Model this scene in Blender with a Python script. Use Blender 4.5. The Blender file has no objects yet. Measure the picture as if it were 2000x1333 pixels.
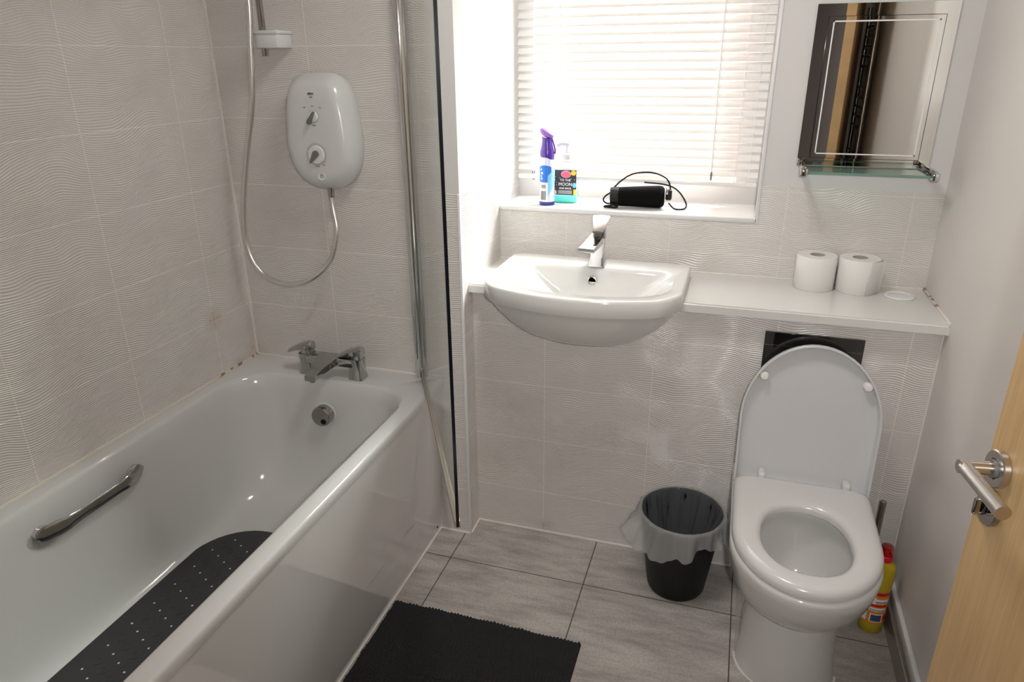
import bpy, bmesh, math, random
from math import sin, cos, pi, radians
from mathutils import Vector, Matrix
random.seed(7)
S = bpy.context.scene
COL = S.collection

# ------------------------------------------------------------------ camera
cam_d = bpy.data.cameras.new('camera'); cam = bpy.data.objects.new('camera', cam_d); COL.objects.link(cam)
cam.location = (1.5536, -1.9263, 1.5551); cam.rotation_mode = 'XYZ'
cam.rotation_euler = (1.1903, 0.0078, 0.3056)
cam_d.sensor_width = 36.0; cam_d.lens = 24.975; cam_d.clip_start = 0.01
S.camera = cam
# ------------------------------------------------------------------ exposure, world, lights
S.view_settings.view_transform = 'Standard'; S.view_settings.look = 'None'
S.view_settings.gamma = 1.0; S.view_settings.use_curve_mapping = False
S.view_settings.exposure = 0.0
W = bpy.data.worlds.new('sky'); S.world = W; W.use_nodes = True
bg = W.node_tree.nodes['Background']; bg.inputs[0].default_value = (1.0, 0.97, 0.95, 1); bg.inputs[1].default_value = 6.0
S.cycles.max_bounces = 10; S.cycles.transparent_max_bounces = 16
S.cycles.caustics_reflective = False; S.cycles.caustics_refractive = False
S.cycles.sample_clamp_indirect = 4.0

def lamp(name, kind, loc, energy, color=(1, 1, 1), rot=None, **kw):
    d = bpy.data.lights.new(name, kind); d.energy = energy; d.color = color
    for k, v in kw.items(): setattr(d, k, v)
    o = bpy.data.objects.new(name, d); COL.objects.link(o); o.location = loc
    if rot: o.rotation_euler = rot
    return o
# daylight falling on the outside of the window
lamp('daylight', 'AREA', (2.35, 1.75, 2.75), 420, (1.0, 0.98, 0.965), (radians(-51), 0, radians(-44)), shape='RECTANGLE', size=1.0, size_y=1.0)
# the photographer's flash, just right of the lens
lamp('camera_flash', 'SPOT', (1.625, -1.94, 1.60), 55, (1.0, 0.97, 0.935), (radians(74), 0, radians(8)), shadow_soft_size=0.025, spot_size=radians(105), spot_blend=1.0)
# added ceiling lamp, out of view, for general room light
lamp('added_ceiling_fill', 'AREA', (1.25, -0.55, 2.335), 10, (1.0, 0.95, 0.90), (0, 0, 0), shape='DISK', size=0.30)
pl = lamp('sky_portal', 'AREA', (1.2, 0.72, 1.6), 1, (1, 1, 1), (radians(-90), 0, 0), shape='RECTANGLE', size=0.82, size_y=1.05)
pl.data.cycles.is_portal = True

# ------------------------------------------------------------------ dimensions
HB, XC, YB, YW, XR = 0.5916, 0.7821, 0.086, 0.3702, 2.1127
ZC, ZCT, ZS, ZT, XW = 0.9012, 0.8744, 1.0852, 1.1873, 1.6155
TW, TH = 0.3397, 0.20125
HZ = 2.40; YF = -1.78

# ------------------------------------------------------------------ material helpers
class NT:
    def __init__(s, name):
        s.m = bpy.data.materials.new(name); s.m.use_nodes = True
        s.t = s.m.node_tree; s.n = s.t.nodes; s.l = s.t.links
        s.b = s.n['Principled BSDF']; s.out = s.n['Material Output']
    def new(s, typ, **kw):
        n = s.n.new(typ)
        for k, v in kw.items(): setattr(n, k, v)
        return n
    def put(s, sock, v):
        if isinstance(v, bpy.types.NodeSocket): s.l.new(v, sock)
        else: sock.default_value = v
    def math(s, op, a, b=0.0, c=None):
        n = s.new('ShaderNodeMath', operation=op); s.put(n.inputs[0], a); s.put(n.inputs[1], b)
        if c is not None: s.put(n.inputs[2], c)
        return n.outputs[0]
    def mix(s, f, a, b):
        n = s.new('ShaderNodeMix', data_type='RGBA'); s.put(n.inputs[0], f); s.put(n.inputs[6], a); s.put(n.inputs[7], b)
        return n.outputs[2]
    def pos(s):
        if not hasattr(s, '_p'):
            g = s.new('ShaderNodeNewGeometry'); x = s.new('ShaderNodeSeparateXYZ'); s.l.new(g.outputs['Position'], x.inputs[0])
            s._p = x.outputs; s.vec = g.outputs['Position']; s.nor = g.outputs['Normal']
        return s._p
    def noise(s, scale, detail=2.0, vec=None, rough=0.5):
        n = s.new('ShaderNodeTexNoise'); n.inputs['Scale'].default_value = scale; n.inputs['Detail'].default_value = detail
        n.inputs['Roughness'].default_value = rough
        if vec is not None: s.l.new(vec, n.inputs['Vector'])
        return n.outputs[0]
    def bump(s, h, strength, dist):
        n = s.new('ShaderNodeBump'); n.inputs['Strength'].default_value = strength; n.inputs['Distance'].default_value = dist
        s.l.new(h, n.inputs['Height']); s.l.new(n.outputs[0], s.b.inputs['Normal'])

def rgb(r, g, b): return (r, g, b, 1.0)
def P(name, col, rough=0.5, metal=0.0, coat=0.0, spec=None, bump=None, **kw):
    t = NT(name); t.b.inputs['Base Color'].default_value = rgb(*col); t.b.inputs['Roughness'].default_value = rough
    t.b.inputs['Metallic'].default_value = metal; t.b.inputs['Coat Weight'].default_value = coat
    if spec is not None: t.b.inputs['Specular IOR Level'].default_value = spec
    for k, v in kw.items(): t.b.inputs[k].default_value = v
    if bump:
        co = t.new('ShaderNodeTexCoord'); t.bump(t.noise(bump[0], 3.0, co.outputs['Object']), bump[1], bump[2])
    return t.m

def tile_mat(name, ua, u0, v0, paint=None, stains=(), base=(0.70, 0.67, 0.645), gc=(0.86, 0.79, 0.74)):
    """ridged wave ceramic tiles; ua = axis running along the wall, u0/v0 = one grout crossing"""
    t = NT(name); p = t.pos(); u = p[ua]; z = p[2]
    fu = t.math('FRACT', t.math('DIVIDE', t.math('SUBTRACT', u, u0 - 40 * TW), TW))
    fz = t.math('FRACT', t.math('DIVIDE', t.math('SUBTRACT', z, v0 - 40 * TH), TH))
    du = t.math('MULTIPLY', t.math('MINIMUM', fu, t.math('SUBTRACT', 1.0, fu)), TW)
    dz = t.math('MULTIPLY', t.math('MINIMUM', fz, t.math('SUBTRACT', 1.0, fz)), TH)
    d = t.math('MINIMUM', du, dz)
    gm = t.math('LESS_THAN', d, 0.0015)
    # wavy ridges that restart in every tile
    cu = t.new('ShaderNodeCombineXYZ'); t.l.new(t.math('MULTIPLY', u, 1.0), cu.inputs[0]); t.l.new(z, cu.inputs[1])
    nz = t.noise(5.0, 1.0, cu.outputs[0])
    w1 = t.math('MULTIPLY', t.math('SINE', t.math('MULTIPLY', fu, 2 * pi * 1.0)), 0.010)
    w2 = t.math('MULTIPLY', nz, 0.085)
    yy = t.math('ADD', t.math('ADD', z, w1), w2)
    rid = t.math('SINE', t.math('MULTIPLY', yy, 2 * pi / 0.0056))
    nf = t.noise(220.0, 1.0, t.vec)
    ridn = t.math('MULTIPLY', rid, t.math('ADD', t.math('MULTIPLY', nf, 1.2), 0.2))
    edge = t.math('MINIMUM', t.math('DIVIDE', d, 0.003), 1.0)
    h = t.math('ADD', t.math('MULTIPLY', ridn, 0.5), t.math('MULTIPLY', edge, 0.35))
    grout = rgb(*gc)
    col = t.mix(gm, rgb(*base), grout)
    big = t.noise(1.7, 2.0, t.vec)
    col = t.mix(t.math('MULTIPLY', t.math('SUBTRACT', big, 0.35), 0.5), col, rgb(base[0] * 0.97, base[1] * 0.93, base[2] * 0.89))
    for (pt, r, sc) in stains:
        c = t.new('ShaderNodeVectorMath', operation='DISTANCE'); t.l.new(t.vec, c.inputs[0]); c.inputs[1].default_value = pt
        nn = t.noise(60, 3.0, t.vec)
        dd = t.math('SUBTRACT', 1.0, t.math('DIVIDE', c.outputs['Value'], r)); dd = t.math('MAXIMUM', dd, 0.0)
        k = t.math('MULTIPLY', t.math('MINIMUM', t.math('MULTIPLY', dd, 1.6), 1.0), t.math('ADD', t.math('MULTIPLY', nn, 0.45), t.math('MULTIPLY', t.math('LESS_THAN', d, 0.0022), 0.5)))
        col = t.mix(t.math('MULTIPLY', k, 0.8), col, rgb(*sc))
    if paint:
        m = t.math('GREATER_THAN', z, paint[0])
        if paint[1] is not None: m = t.math('MULTIPLY', m, t.math('GREATER_THAN', p[0], paint[1]))
        col = t.mix(m, col, rgb(0.66, 0.645, 0.635))
        inv = t.math('SUBTRACT', 1.0, m)
        h = t.math('MULTIPLY', h, inv)
        t.l.new(t.math('ADD', 0.24, t.math('MULTIPLY', m, 0.3)), t.b.inputs['Roughness'])
    else: t.b.inputs['Roughness'].default_value = 0.24
    t.l.new(col, t.b.inputs['Base Color'])
    t.bump(h, 0.75, 0.0015)
    return t.m

def floor_mat():
    t = NT('floor_tile'); p = t.pos(); g = 0.4507
    fx = t.math('FRACT', t.math('DIVIDE', t.math('SUBTRACT', p[0], 0.7632 - 10 * g), g))
    fy = t.math('FRACT', t.math('DIVIDE', t.math('SUBTRACT', p[1], -0.1415 - 10 * g), g))
    d = t.math('MULTIPLY', t.math('MINIMUM', t.math('MINIMUM', fx, t.math('SUBTRACT', 1.0, fx)), t.math('MINIMUM', fy, t.math('SUBTRACT', 1.0, fy))), g)
    gm = t.math('LESS_THAN', d, 0.0017)
    mp = t.new('ShaderNodeMapping'); mp.inputs['Scale'].default_value = (1.6, 7, 1); mp.inputs['Rotation'].default_value = (0, 0, 0.12); t.l.new(t.vec, mp.inputs[0])
    n1 = t.noise(3.0, 6.0, mp.outputs[0], 0.65); n2 = t.noise(140, 4.0, t.vec, 0.7)
    r = t.new('ShaderNodeValToRGB'); r.color_ramp.elements[0].position = 0.30; r.color_ramp.elements[1].position = 0.62
    r.color_ramp.elements[0].color = rgb(0.30, 0.275, 0.255); r.color_ramp.elements[1].color = rgb(0.53, 0.495, 0.465)
    t.l.new(n1, r.inputs[0])
    col = t.mix(t.math('MULTIPLY', t.math('GREATER_THAN', n2, 0.52), 0.22), r.outputs[0], rgb(0.17, 0.15, 0.135))
    col = t.mix(gm, col, rgb(0.10, 0.075, 0.055))
    t.l.new(col, t.b.inputs['Base Color']); t.b.inputs['Roughness'].default_value = 0.42
    t.bump(t.math('ADD', t.math('MULTIPLY', n2, 0.4), t.math('MINIMUM', t.math('DIVIDE', d, 0.003), 1.0)), 0.5, 0.001)
    return t.m

def wood_mat():
    t = NT('pale_oak_veneer'); co = t.new('ShaderNodeTexCoord')
    mp = t.new('ShaderNodeMapping'); mp.inputs['Scale'].default_value = (11.0, 1.0, 0.8); t.l.new(co.outputs['Object'], mp.inputs[0])
    n = t.noise(3.5, 5.0, mp.outputs[0], 0.6)
    mp2 = t.new('ShaderNodeMapping'); mp2.inputs['Scale'].default_value = (150.0, 1.0, 4.0); t.l.new(co.outputs['Object'], mp2.inputs[0])
    n2 = t.noise(2.0, 3.0, mp2.outputs[0], 0.6)
    r = t.new('ShaderNodeValToRGB'); r.color_ramp.elements[0].position = 0.3; r.color_ramp.elements[1].position = 0.7
    r.color_ramp.elements[0].color = rgb(0.40, 0.245, 0.105); r.color_ramp.elements[1].color = rgb(0.60, 0.41, 0.205)
    t.l.new(t.math('ADD', t.math('MULTIPLY', n, 0.6), t.math('MULTIPLY', n2, 0.4)), r.inputs[0])
    t.l.new(r.outputs[0], t.b.inputs['Base Color']); t.b.inputs['Roughness'].default_value = 0.38
    return t.m

def glass_mat(name, tint=(0.95, 0.975, 0.96), rough=0.0):
    t = NT(name); tr = t.new('ShaderNodeBsdfTransparent'); tr.inputs[0].default_value = rgb(*tint)
    gl = t.new('ShaderNodeBsdfGlossy'); gl.inputs['Roughness'].default_value = rough
    fr = t.new('ShaderNodeFresnel'); fr.inputs[0].default_value = 1.5; mx = t.new('ShaderNodeMixShader')
    geo = t.new('ShaderNodeNewGeometry')
    fac = t.math('MULTIPLY', fr.outputs[0], t.math('SUBTRACT', 1.0, geo.outputs['Backfacing']))
    t.l.new(fac, mx.inputs[0]); t.l.new(tr.outputs[0], mx.inputs[1]); t.l.new(gl.outputs[0], mx.inputs[2]); t.l.new(mx.outputs[0], t.out.inputs[0])
    return t.m

def translucent_mat(name, col, trans, rough=0.5, amount=0.5, alpha=0.0):
    t = NT(name); t.b.inputs['Base Color'].default_value = rgb(*col); t.b.inputs['Roughness'].default_value = rough
    tl = t.new('ShaderNodeBsdfTranslucent'); tl.inputs[0].default_value = rgb(*trans)
    mx = t.new('ShaderNodeMixShader'); mx.inputs[0].default_value = amount
    t.l.new(t.b.outputs[0], mx.inputs[1]); t.l.new(tl.outputs[0], mx.inputs[2]); last = mx.outputs[0]
    if alpha:
        tr = t.new('ShaderNodeBsdfTransparent'); m2 = t.new('ShaderNodeMixShader'); m2.inputs[0].default_value = alpha
        t.l.new(last, m2.inputs[1]); t.l.new(tr.outputs[0], m2.inputs[2]); last = m2.outputs[0]
    t.l.new(last, t.out.inputs[0]); return t.m

def mat_bathmat():
    t = NT('charcoal_rubber'); p = t.pos()
    t.b.inputs['Base Color'].default_value = rgb(0.030, 0.029, 0.032); t.b.inputs['Roughness'].default_value = 0.36
    t.bump(t.noise(300, 2.0, t.vec), 0.2, 0.0006)
    return t.m

M = {}
M['tile_left'] = tile_mat('ridged_tile_left', 1, -0.1829, 1.5896, stains=[((0, -0.0, 0.60), 0.075, (0.45, 0.22, 0.10)), ((0, -0.183, 0.785), 0.05, (0.50, 0.27, 0.13)), ((0, -0.10, 0.59), 0.05, (0.35, 0.25, 0.17))])
M['tile_end'] = tile_mat('ridged_tile_end', 0, 0.3292, 1.5896, paint=(ZT, 0.70), stains=[((0, 0.0, 0.60), 0.06, (0.45, 0.22, 0.10))])
M['tile_back'] = tile_mat('ridged_tile_back', 0, 1.017, 0.971, paint=(ZT, None), gc=(0.78, 0.745, 0.715))
M['tile_low'] = tile_mat('ridged_tile_low', 0, 1.0217, 0.7657, gc=(0.84, 0.79, 0.755), stains=[((1.03, YB, 0.01), 0.05, (0.50, 0.30, 0.18)), ((0.83, YB, 0.25), 0.10, (0.62, 0.53, 0.47))])
M['floor'] = floor_mat(); M['wood'] = wood_mat()
M['paint'] = P('white_wall_paint', (0.71, 0.67, 0.64), 0.42, bump=(90, 0.15, 0.002))
M['ceiling'] = P('ceiling_paint', (0.8, 0.79, 0.77), 0.8, bump=(120, 0.1, 0.002))
M['hall'] = P('hall_dark_wall', (0.035, 0.028, 0.024), 0.7, bump=(60, 0.1, 0.002))
M['seal'] = P('white_sealant', (0.78, 0.74, 0.70), 0.4)
t = NT('stained_sealant'); t.pos(); n1 = t.noise(45, 4.0, t.vec); dn = t.new('ShaderNodeVectorMath', operation='DISTANCE'); t.l.new(t.vec, dn.inputs[0]); dn.inputs[1].default_value = (0.0, -0.06, HB)
k1 = t.math('MULTIPLY', t.math('LESS_THAN', dn.outputs['Value'], 0.15), t.math('GREATER_THAN', n1, 0.51))
t.l.new(t.mix(k1, rgb(0.74, 0.69, 0.62), rgb(0.34, 0.20, 0.10)), t.b.inputs['Base Color']); M['seal2'] = t.m
t = NT('chipped_sealant'); t.pos(); n1 = t.noise(70, 4.0, t.vec)
k1 = t.math('MULTIPLY', t.math('GREATER_THAN', t._p[1], 0.19), t.math('GREATER_THAN', n1, 0.50))
t.l.new(t.mix(k1, rgb(0.74, 0.71, 0.66), rgb(0.30, 0.15, 0.10)), t.b.inputs['Base Color']); M['seal3'] = t.m
M['trim'] = P('white_plastic_trim', (0.76, 0.76, 0.77), 0.3)
M['acrylic'] = P('white_acrylic', (0.64, 0.63, 0.62), 0.10, coat=0.4, **{'Coat Roughness': 0.05})
M['panel'] = P('white_gloss_panel', (0.62, 0.605, 0.595), 0.05, coat=1.0, **{'Coat Roughness': 0.03})
M['ceramic'] = P('white_ceramic', (0.72, 0.715, 0.70), 0.09, coat=0.5, **{'Coat Roughness': 0.03})
M['pan'] = P('toilet_ceramic', (0.66, 0.65, 0.635), 0.10, coat=0.5, **{'Coat Roughness': 0.03})
M['seat'] = P('toilet_seat_plastic', (0.66, 0.65, 0.64), 0.22, coat=0.2)
M['lid'] = P('toilet_lid_plastic', (0.62, 0.62, 0.63), 0.28)
M['worktop'] = P('white_gloss_worktop', (0.70, 0.695, 0.67), 0.14, coat=0.3)
M['chrome'] = P('chrome', (0.72, 0.72, 0.73), 0.07, 1.0)
M['chrome_tap'] = P('bath_tap_chrome', (0.48, 0.475, 0.47), 0.08, 1.0)
M['chrome_dark'] = P('dark_chrome', (0.42, 0.40, 0.38), 0.12, 1.0)
M['steel'] = P('brushed_steel', (0.62, 0.59, 0.56), 0.24, 1.0)
M['steelhole'] = P('dull_steel', (0.30, 0.29, 0.28), 0.5)
M['white'] = P('white_plastic', (0.70, 0.70, 0.705), 0.25)
M['shower'] = P('shower_white_plastic', (0.64, 0.64, 0.64), 0.24, coat=0.2)
M['greyp'] = P('grey_plastic', (0.16, 0.155, 0.145), 0.35)
M['ink'] = P('dark_print', (0.05, 0.05, 0.05), 0.5)
M['black'] = P('black_plastic', (0.004, 0.004, 0.004), 0.45, spec=0.25)
M['blackglass'] = P('black_gloss_glass', (0.006, 0.006, 0.006), 0.03, coat=1.0)
M['fabric'] = P('black_speaker_fabric', (0.003, 0.003, 0.003), 0.9, spec=0.1, bump=(900, 0.3, 0.001))
M['glass'] = glass_mat('clear_glass'); M['shelf'] = glass_mat('green_edged_glass', (0.70, 0.80, 0.76))
M['edge'] = P('black_glass_edge', (0.004, 0.005, 0.008), 0.15)
M['glassedge'] = P('green_glass_edge', (0.16, 0.30, 0.25), 0.1)
M['mirror'] = P('mirror_silver', (0.86, 0.85, 0.82), 0.01, 1.0)
M['etched'] = P('etched_line', (0.80, 0.80, 0.77), 0.5)
M['slat'] = translucent_mat('white_blind_slat', (0.86, 0.85, 0.84), (0.90, 0.87, 0.86), 0.4, 0.09)
M['cord'] = P('white_cord', (0.85, 0.84, 0.82), 0.7)
M['upvc'] = P('white_upvc', (0.82, 0.80, 0.79), 0.25)
M['sill'] = P('white_glazed_sill', (0.74, 0.725, 0.71), 0.2)
M['paper'] = P('white_tissue', (0.80, 0.79, 0.765), 0.9, bump=(350, 0.3, 0.001))
M['card'] = P('grey_card_tube', (0.42, 0.39, 0.36), 0.8)
M['rubber'] = mat_bathmat()
M['chenille'] = P('charcoal_chenille', (0.030, 0.030, 0.031), 0.95, spec=0.1, bump=(300, 0.3, 0.001))
M['liner'] = translucent_mat('clear_bin_liner', (0.72, 0.72, 0.71), (0.6, 0.61, 0.61), 0.2, 0.3, 0.55)
M['liner_shaded'] = translucent_mat('bin_liner_inside_shaded', (0.45, 0.47, 0.52), (0.4, 0.42, 0.45), 0.2, 0.2, 0.80)  # same bag as the outer liner, darkened copy for its shaded inside
M['purple'] = P('purple_plastic', (0.075, 0.025, 0.30), 0.25, coat=0.4)
M['violet'] = P('light_purple_plastic', (0.26, 0.12, 0.48), 0.3)
M['can'] = P('white_blue_can', (0.66, 0.74, 0.84), 0.25)
M['blue'] = P('blue_label', (0.03, 0.19, 0.70), 0.35)
M['sky'] = P('light_blue_label', (0.25, 0.58, 0.86), 0.35)
M['navy'] = P('navy_base', (0.025, 0.03, 0.20), 0.35)
M['wh'] = P('label_white', (0.85, 0.85, 0.85), 0.5)
M['lblack'] = P('label_black', (0.035, 0.035, 0.05), 0.4)
M['pink'] = P('label_pink', (0.80, 0.14, 0.22), 0.4)
M['rose'] = P('label_rose', (0.85, 0.45, 0.60), 0.4)
M['yel'] = P('label_yellow', (0.90, 0.60, 0.06), 0.4)
M['cyan'] = P('label_cyan', (0.20, 0.60, 0.85), 0.4)
M['teal'] = translucent_mat('teal_soap', (0.25, 0.80, 0.76), (0.3, 0.85, 0.8), 0.15, 0.5)
M['bottlepl'] = glass_mat('clear_bottle_plastic', (0.93, 0.95, 0.96))
M['by'] = P('yellow_bottle', (0.50, 0.36, 0.015), 0.3)
M['bo'] = P('orange_label', (0.80, 0.25, 0.02), 0.4)
M['br'] = P('red_cap', (0.55, 0.01, 0.02), 0.3)
M['bluel'] = P('dark_blue_patch', (0.06, 0.09, 0.16), 0.4)
M['redcap'] = glass_mat('clear_red_cap', (0.85, 0.45, 0.45))
M['skirt'] = P('glossy_tile_floor_reflection', (0.26, 0.235, 0.215), 0.10, coat=0.4)  # grey-brown paints the floor's reflection into the glossy skirting tile
M['water'] = P('toilet_water', (0.42, 0.43, 0.43), 0.03, coat=0.6)
M['leather'] = P('black_leather', (0.005, 0.005, 0.005), 0.45, spec=0.25)
M['lampglass'] = P('lamp_diffuser', (0.9, 0.88, 0.85), 0.5)
t = NT('brick'); bk = t.new('ShaderNodeTexBrick'); t.pos(); mpb = t.new('ShaderNodeMapping'); mpb.inputs['Rotation'].default_value = (radians(90), 0, 0)
t.l.new(t.vec, mpb.inputs[0]); t.l.new(mpb.outputs[0], bk.inputs['Vector']); bk.inputs['Scale'].default_value = 4.5
bk.inputs['Color1'].default_value = rgb(0.42, 0.16, 0.10); bk.inputs['Color2'].default_value = rgb(0.52, 0.24, 0.16); bk.inputs['Mortar'].default_value = rgb(0.5, 0.45, 0.4)
t.l.new(bk.outputs[0], t.b.inputs['Base Color']); M['brick'] = t.m

# ------------------------------------------------------------------ object helpers
def link(name, me, mat, parent=None, smooth=True):
    o = bpy.data.objects.new(name, me); COL.objects.link(o)
    mats = mat if isinstance(mat, (list, tuple)) else [mat]
    for m in mats: me.materials.append(M[m] if isinstance(m, str) else m)
    if smooth:
        for p in me.polygons: p.use_smooth = True
    if parent: o.parent = parent; o.matrix_parent_inverse = parent.matrix_basis.inverted()
    return o
def tag(o, label, cat, group=None):
    o['label'] = label; o['category'] = cat
    if group: o['group'] = group
    return o
def thing(name, label, cat, loc=(0, 0, 0), group=None):
    o = bpy.data.objects.new(name, None); COL.objects.link(o); o.location = loc; o.empty_display_size = 0.05
    return tag(o, label, cat, group)
def structure(o): o['kind'] = 'structure'; return o
def from_bm(name, bm, mat, parent=None, smooth=False, autosmooth=None):
    bmesh.ops.recalc_face_normals(bm, faces=bm.faces[:])
    me = bpy.data.meshes.new(name); bm.to_mesh(me); bm.free()
    o = link(name, me, mat, parent, smooth)
    if autosmooth is not None:
        me.set_sharp_from_angle(angle=radians(autosmooth))
        for p in me.polygons: p.use_smooth = True
    return o
def bx(bm, a, b, bev=0.0, seg=2, mi=0, mtx=None):
    r = bmesh.ops.create_cube(bm, size=1.0); vs = r['verts']
    c = [(a[i] + b[i]) / 2 for i in range(3)]; s = [abs(b[i] - a[i]) for i in range(3)]
    for v in vs: v.co = Vector((v.co[0] * s[0] + c[0], v.co[1] * s[1] + c[1], v.co[2] * s[2] + c[2]))
    fs = list({f for v in vs for f in v.link_faces})
    if mi:
        for f in fs: f.material_index = mi
    if bev:
        es = list({e for v in vs for e in v.link_edges})
        r2 = bmesh.ops.bevel(bm, geom=es, offset=bev, segments=seg, affect='EDGES', profile=0.5)
        vs = list({v for f in r2['faces'] for v in f.verts} | {v for v in vs if v.is_valid})
    if mtx is not None:
        for v in vs:
            if v.is_valid: v.co = mtx @ v.co
    return vs
def box(name, a, b, mat, parent=None, bev=0.0, seg=2, mtx=None):
    bm = bmesh.new(); bx(bm, a, b, bev, seg, 0, mtx)
    return from_bm(name, bm, mat, parent, False, 35 if bev else None)
def loft(bm, rings, close=True, cap0=False, cap1=False, mi=0):
    R = [[bm.verts.new(p) for p in r] for r in rings]
    for a, b in zip(R[:-1], R[1:]):
        n = len(a)
        for i in range(n if close else n - 1):
            j = (i + 1) % n
            try: f = bm.faces.new((a[i], a[j], b[j], b[i])); f.material_index = mi
            except ValueError: pass
    if cap0: bm.faces.new(R[0][::-1]).material_index = mi
    if cap1: bm.faces.new(R[-1]).material_index = mi
    return R
def circ(c, r, n=32, ax='z', rx=None):
    rx = rx or r; o = []
    for i in range(n):
        a = 2 * pi * i / n; u, v = r * cos(a), rx * sin(a)
        o.append({'z': (c[0] + u, c[1] + v, c[2]), 'y': (c[0] + u, c[1], c[2] + v), 'x': (c[0], c[1] + u, c[2] + v)}[ax])
    return o
def lathe(name, c, prof, mat, parent=None, n=40, ax='z', auto=40, caps=(True, True), mtx=None):
    bm = bmesh.new(); rings = []
    for r, h in prof:
        cc = {'z': (c[0], c[1], c[2] + h), 'y': (c[0], c[1] + h, c[2]), 'x': (c[0] + h, c[1], c[2])}[ax]
        rings.append(circ(cc, max(r, 1e-4), n, ax))
    loft(bm, rings, True, caps[0], caps[1])
    if mtx is not None: bmesh.ops.transform(bm, matrix=mtx, verts=bm.verts[:])
    return from_bm(name, bm, mat, parent, False, auto)
def catmull(pts, k=8):
    P_ = [Vector(p) for p in pts]; P_ = [2 * P_[0] - P_[1]] + P_ + [2 * P_[-1] - P_[-2]]; out = []
    for i in range(1, len(P_) - 2):
        for j in range(k):
            s = j / k; a, b, c, d = P_[i - 1:i + 3]
            out.append(0.5 * ((2 * b) + (c - a) * s + (2 * a - 5 * b + 4 * c - d) * s * s + (3 * b - a - 3 * c + d) * s ** 3))
    out.append(P_[-2]); return out
def sweep(bm, pts, r, n=12, caps=True, flat=None, mi=0):
    pts = [Vector(p) for p in pts]; rings = []; up = None
    for i, p in enumerate(pts):
        tg = (pts[min(i + 1, len(pts) - 1)] - pts[max(i - 1, 0)]).normalized()
        if up is None:
            up = Vector((0, 0, 1)) if abs(tg.z) < 0.9 else Vector((0, 1, 0))
        s = tg.cross(up).normalized(); up = s.cross(tg).normalized()
        rr = r(i / (len(pts) - 1)) if callable(r) else r
        ra, rb = (rr, rr) if flat is None else (rr * flat[0], rr * flat[1])
        rings.append([p + s * (ra * cos(2 * pi * k / n)) + up * (rb * sin(2 * pi * k / n)) for k in range(n)])
    loft(bm, rings, True, caps, caps, mi)
def tube(name, pts, r, mat, parent=None, n=12, smooth_k=0, flat=None):
    bm = bmesh.new(); sweep(bm, catmull(pts, smooth_k) if smooth_k else pts, r, n, True, flat)
    return from_bm(name, bm, mat, parent, False, 50)
def rrect(x0, x1, y0, y1, r, z=0.0, nc=8, ns=8, rs=None):
    """rounded rectangle, fixed point count; rs = radii (x1y1, x0y1, x0y0, x1y0)"""
    rs = rs or (r, r, r, r)
    cs = [(x1, y1, rs[0], 0), (x0, y1, rs[1], 90), (x0, y0, rs[2], 180), (x1, y0, rs[3], 270)]
    sg = [(-1, -1), (1, -1), (1, 1), (-1, 1)]; pts = []
    arcs = []
    for (x, y, rr, a0), (sx, sy) in zip(cs, sg):
        cx, cy = x + sx * rr, y + sy * rr
        arcs.append([(cx + rr * cos(radians(a0 + 90 * i / nc)), cy + rr * sin(radians(a0 + 90 * i / nc))) for i in range(nc + 1)])
    for k in range(4):
        a = arcs[k]; b = arcs[(k + 1) % 4]; pts += a
        for i in range(1, ns): s = i / ns; pts.append((a[-1][0] + (b[0][0] - a[-1][0]) * s, a[-1][1] + (b[0][1] - a[-1][1]) * s))
    return [(p[0], p[1], z) for p in pts]
def text(name, body, size, mtx, mat, parent, extrude=0.0003, align='CENTER', bold=0.0):
    c = bpy.data.curves.new(name + '_c', 'FONT'); c.body = body; c.size = size; c.extrude = extrude; c.align_x = align; c.align_y = 'CENTER'; c.offset = bold
    c.resolution_u = 3
    o = bpy.data.objects.new('tmp_text', c); COL.objects.link(o); bpy.context.view_layer.update()
    me = bpy.data.meshes.new_from_object(o.evaluated_get(bpy.context.evaluated_depsgraph_get())); bpy.data.objects.remove(o); me.materials.clear()
    me.transform(mtx); return link(name, me, mat, parent, False)
FACE_Y = Matrix.Rotation(radians(90), 4, 'X')        # text lying in xz plane, read from -y

# ------------------------------------------------------------------ the room shell
structure(box('floor', (-0.1, YF - 0.02, -0.05), (2.25, 0.5, 0.0), 'floor'))
structure(box('ceiling', (-0.1, YF - 0.1, HZ), (2.25, 0.8, HZ + 0.05), 'ceiling'))
structure(box('wall_left', (-0.1, YF, 0), (0, 0.0, HZ), 'tile_left'))
structure(box('wall_end', (-0.1, 0.0, 0), (XC, 0.76, HZ), 'tile_end'))
bm = bmesh.new()
bx(bm, (XC, YW, 0), (XR + 0.1, 0.76, ZS - 0.014)); bx(bm, (XW, YW, ZS - 0.014), (XR + 0.1, 0.76, HZ)); bx(bm, (XC, YW, 2.12), (XW, 0.76, HZ))
structure(from_bm('wall_back', bm, 'tile_back'))
structure(box('wall_lower', (XC, YB, 0), (XR, YB + 0.012, ZCT), 'tile_low'))
structure(box('wall_right', (XR, YF - 0.0, 0), (XR + 0.1, YW, HZ), 'paint'))
bm = bmesh.new(); DX0, DX1, DZ = 1.235, 2.05, 2.0
bx(bm, (-0.1, YF - 0.1, 0), (DX0, YF, HZ)); bx(bm, (DX1, YF - 0.1, 0), (XR + 0.1, YF, HZ)); bx(bm, (DX0, YF - 0.1, DZ), (DX1, YF, HZ))
structure(from_bm('wall_front', bm, 'paint'))
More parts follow.
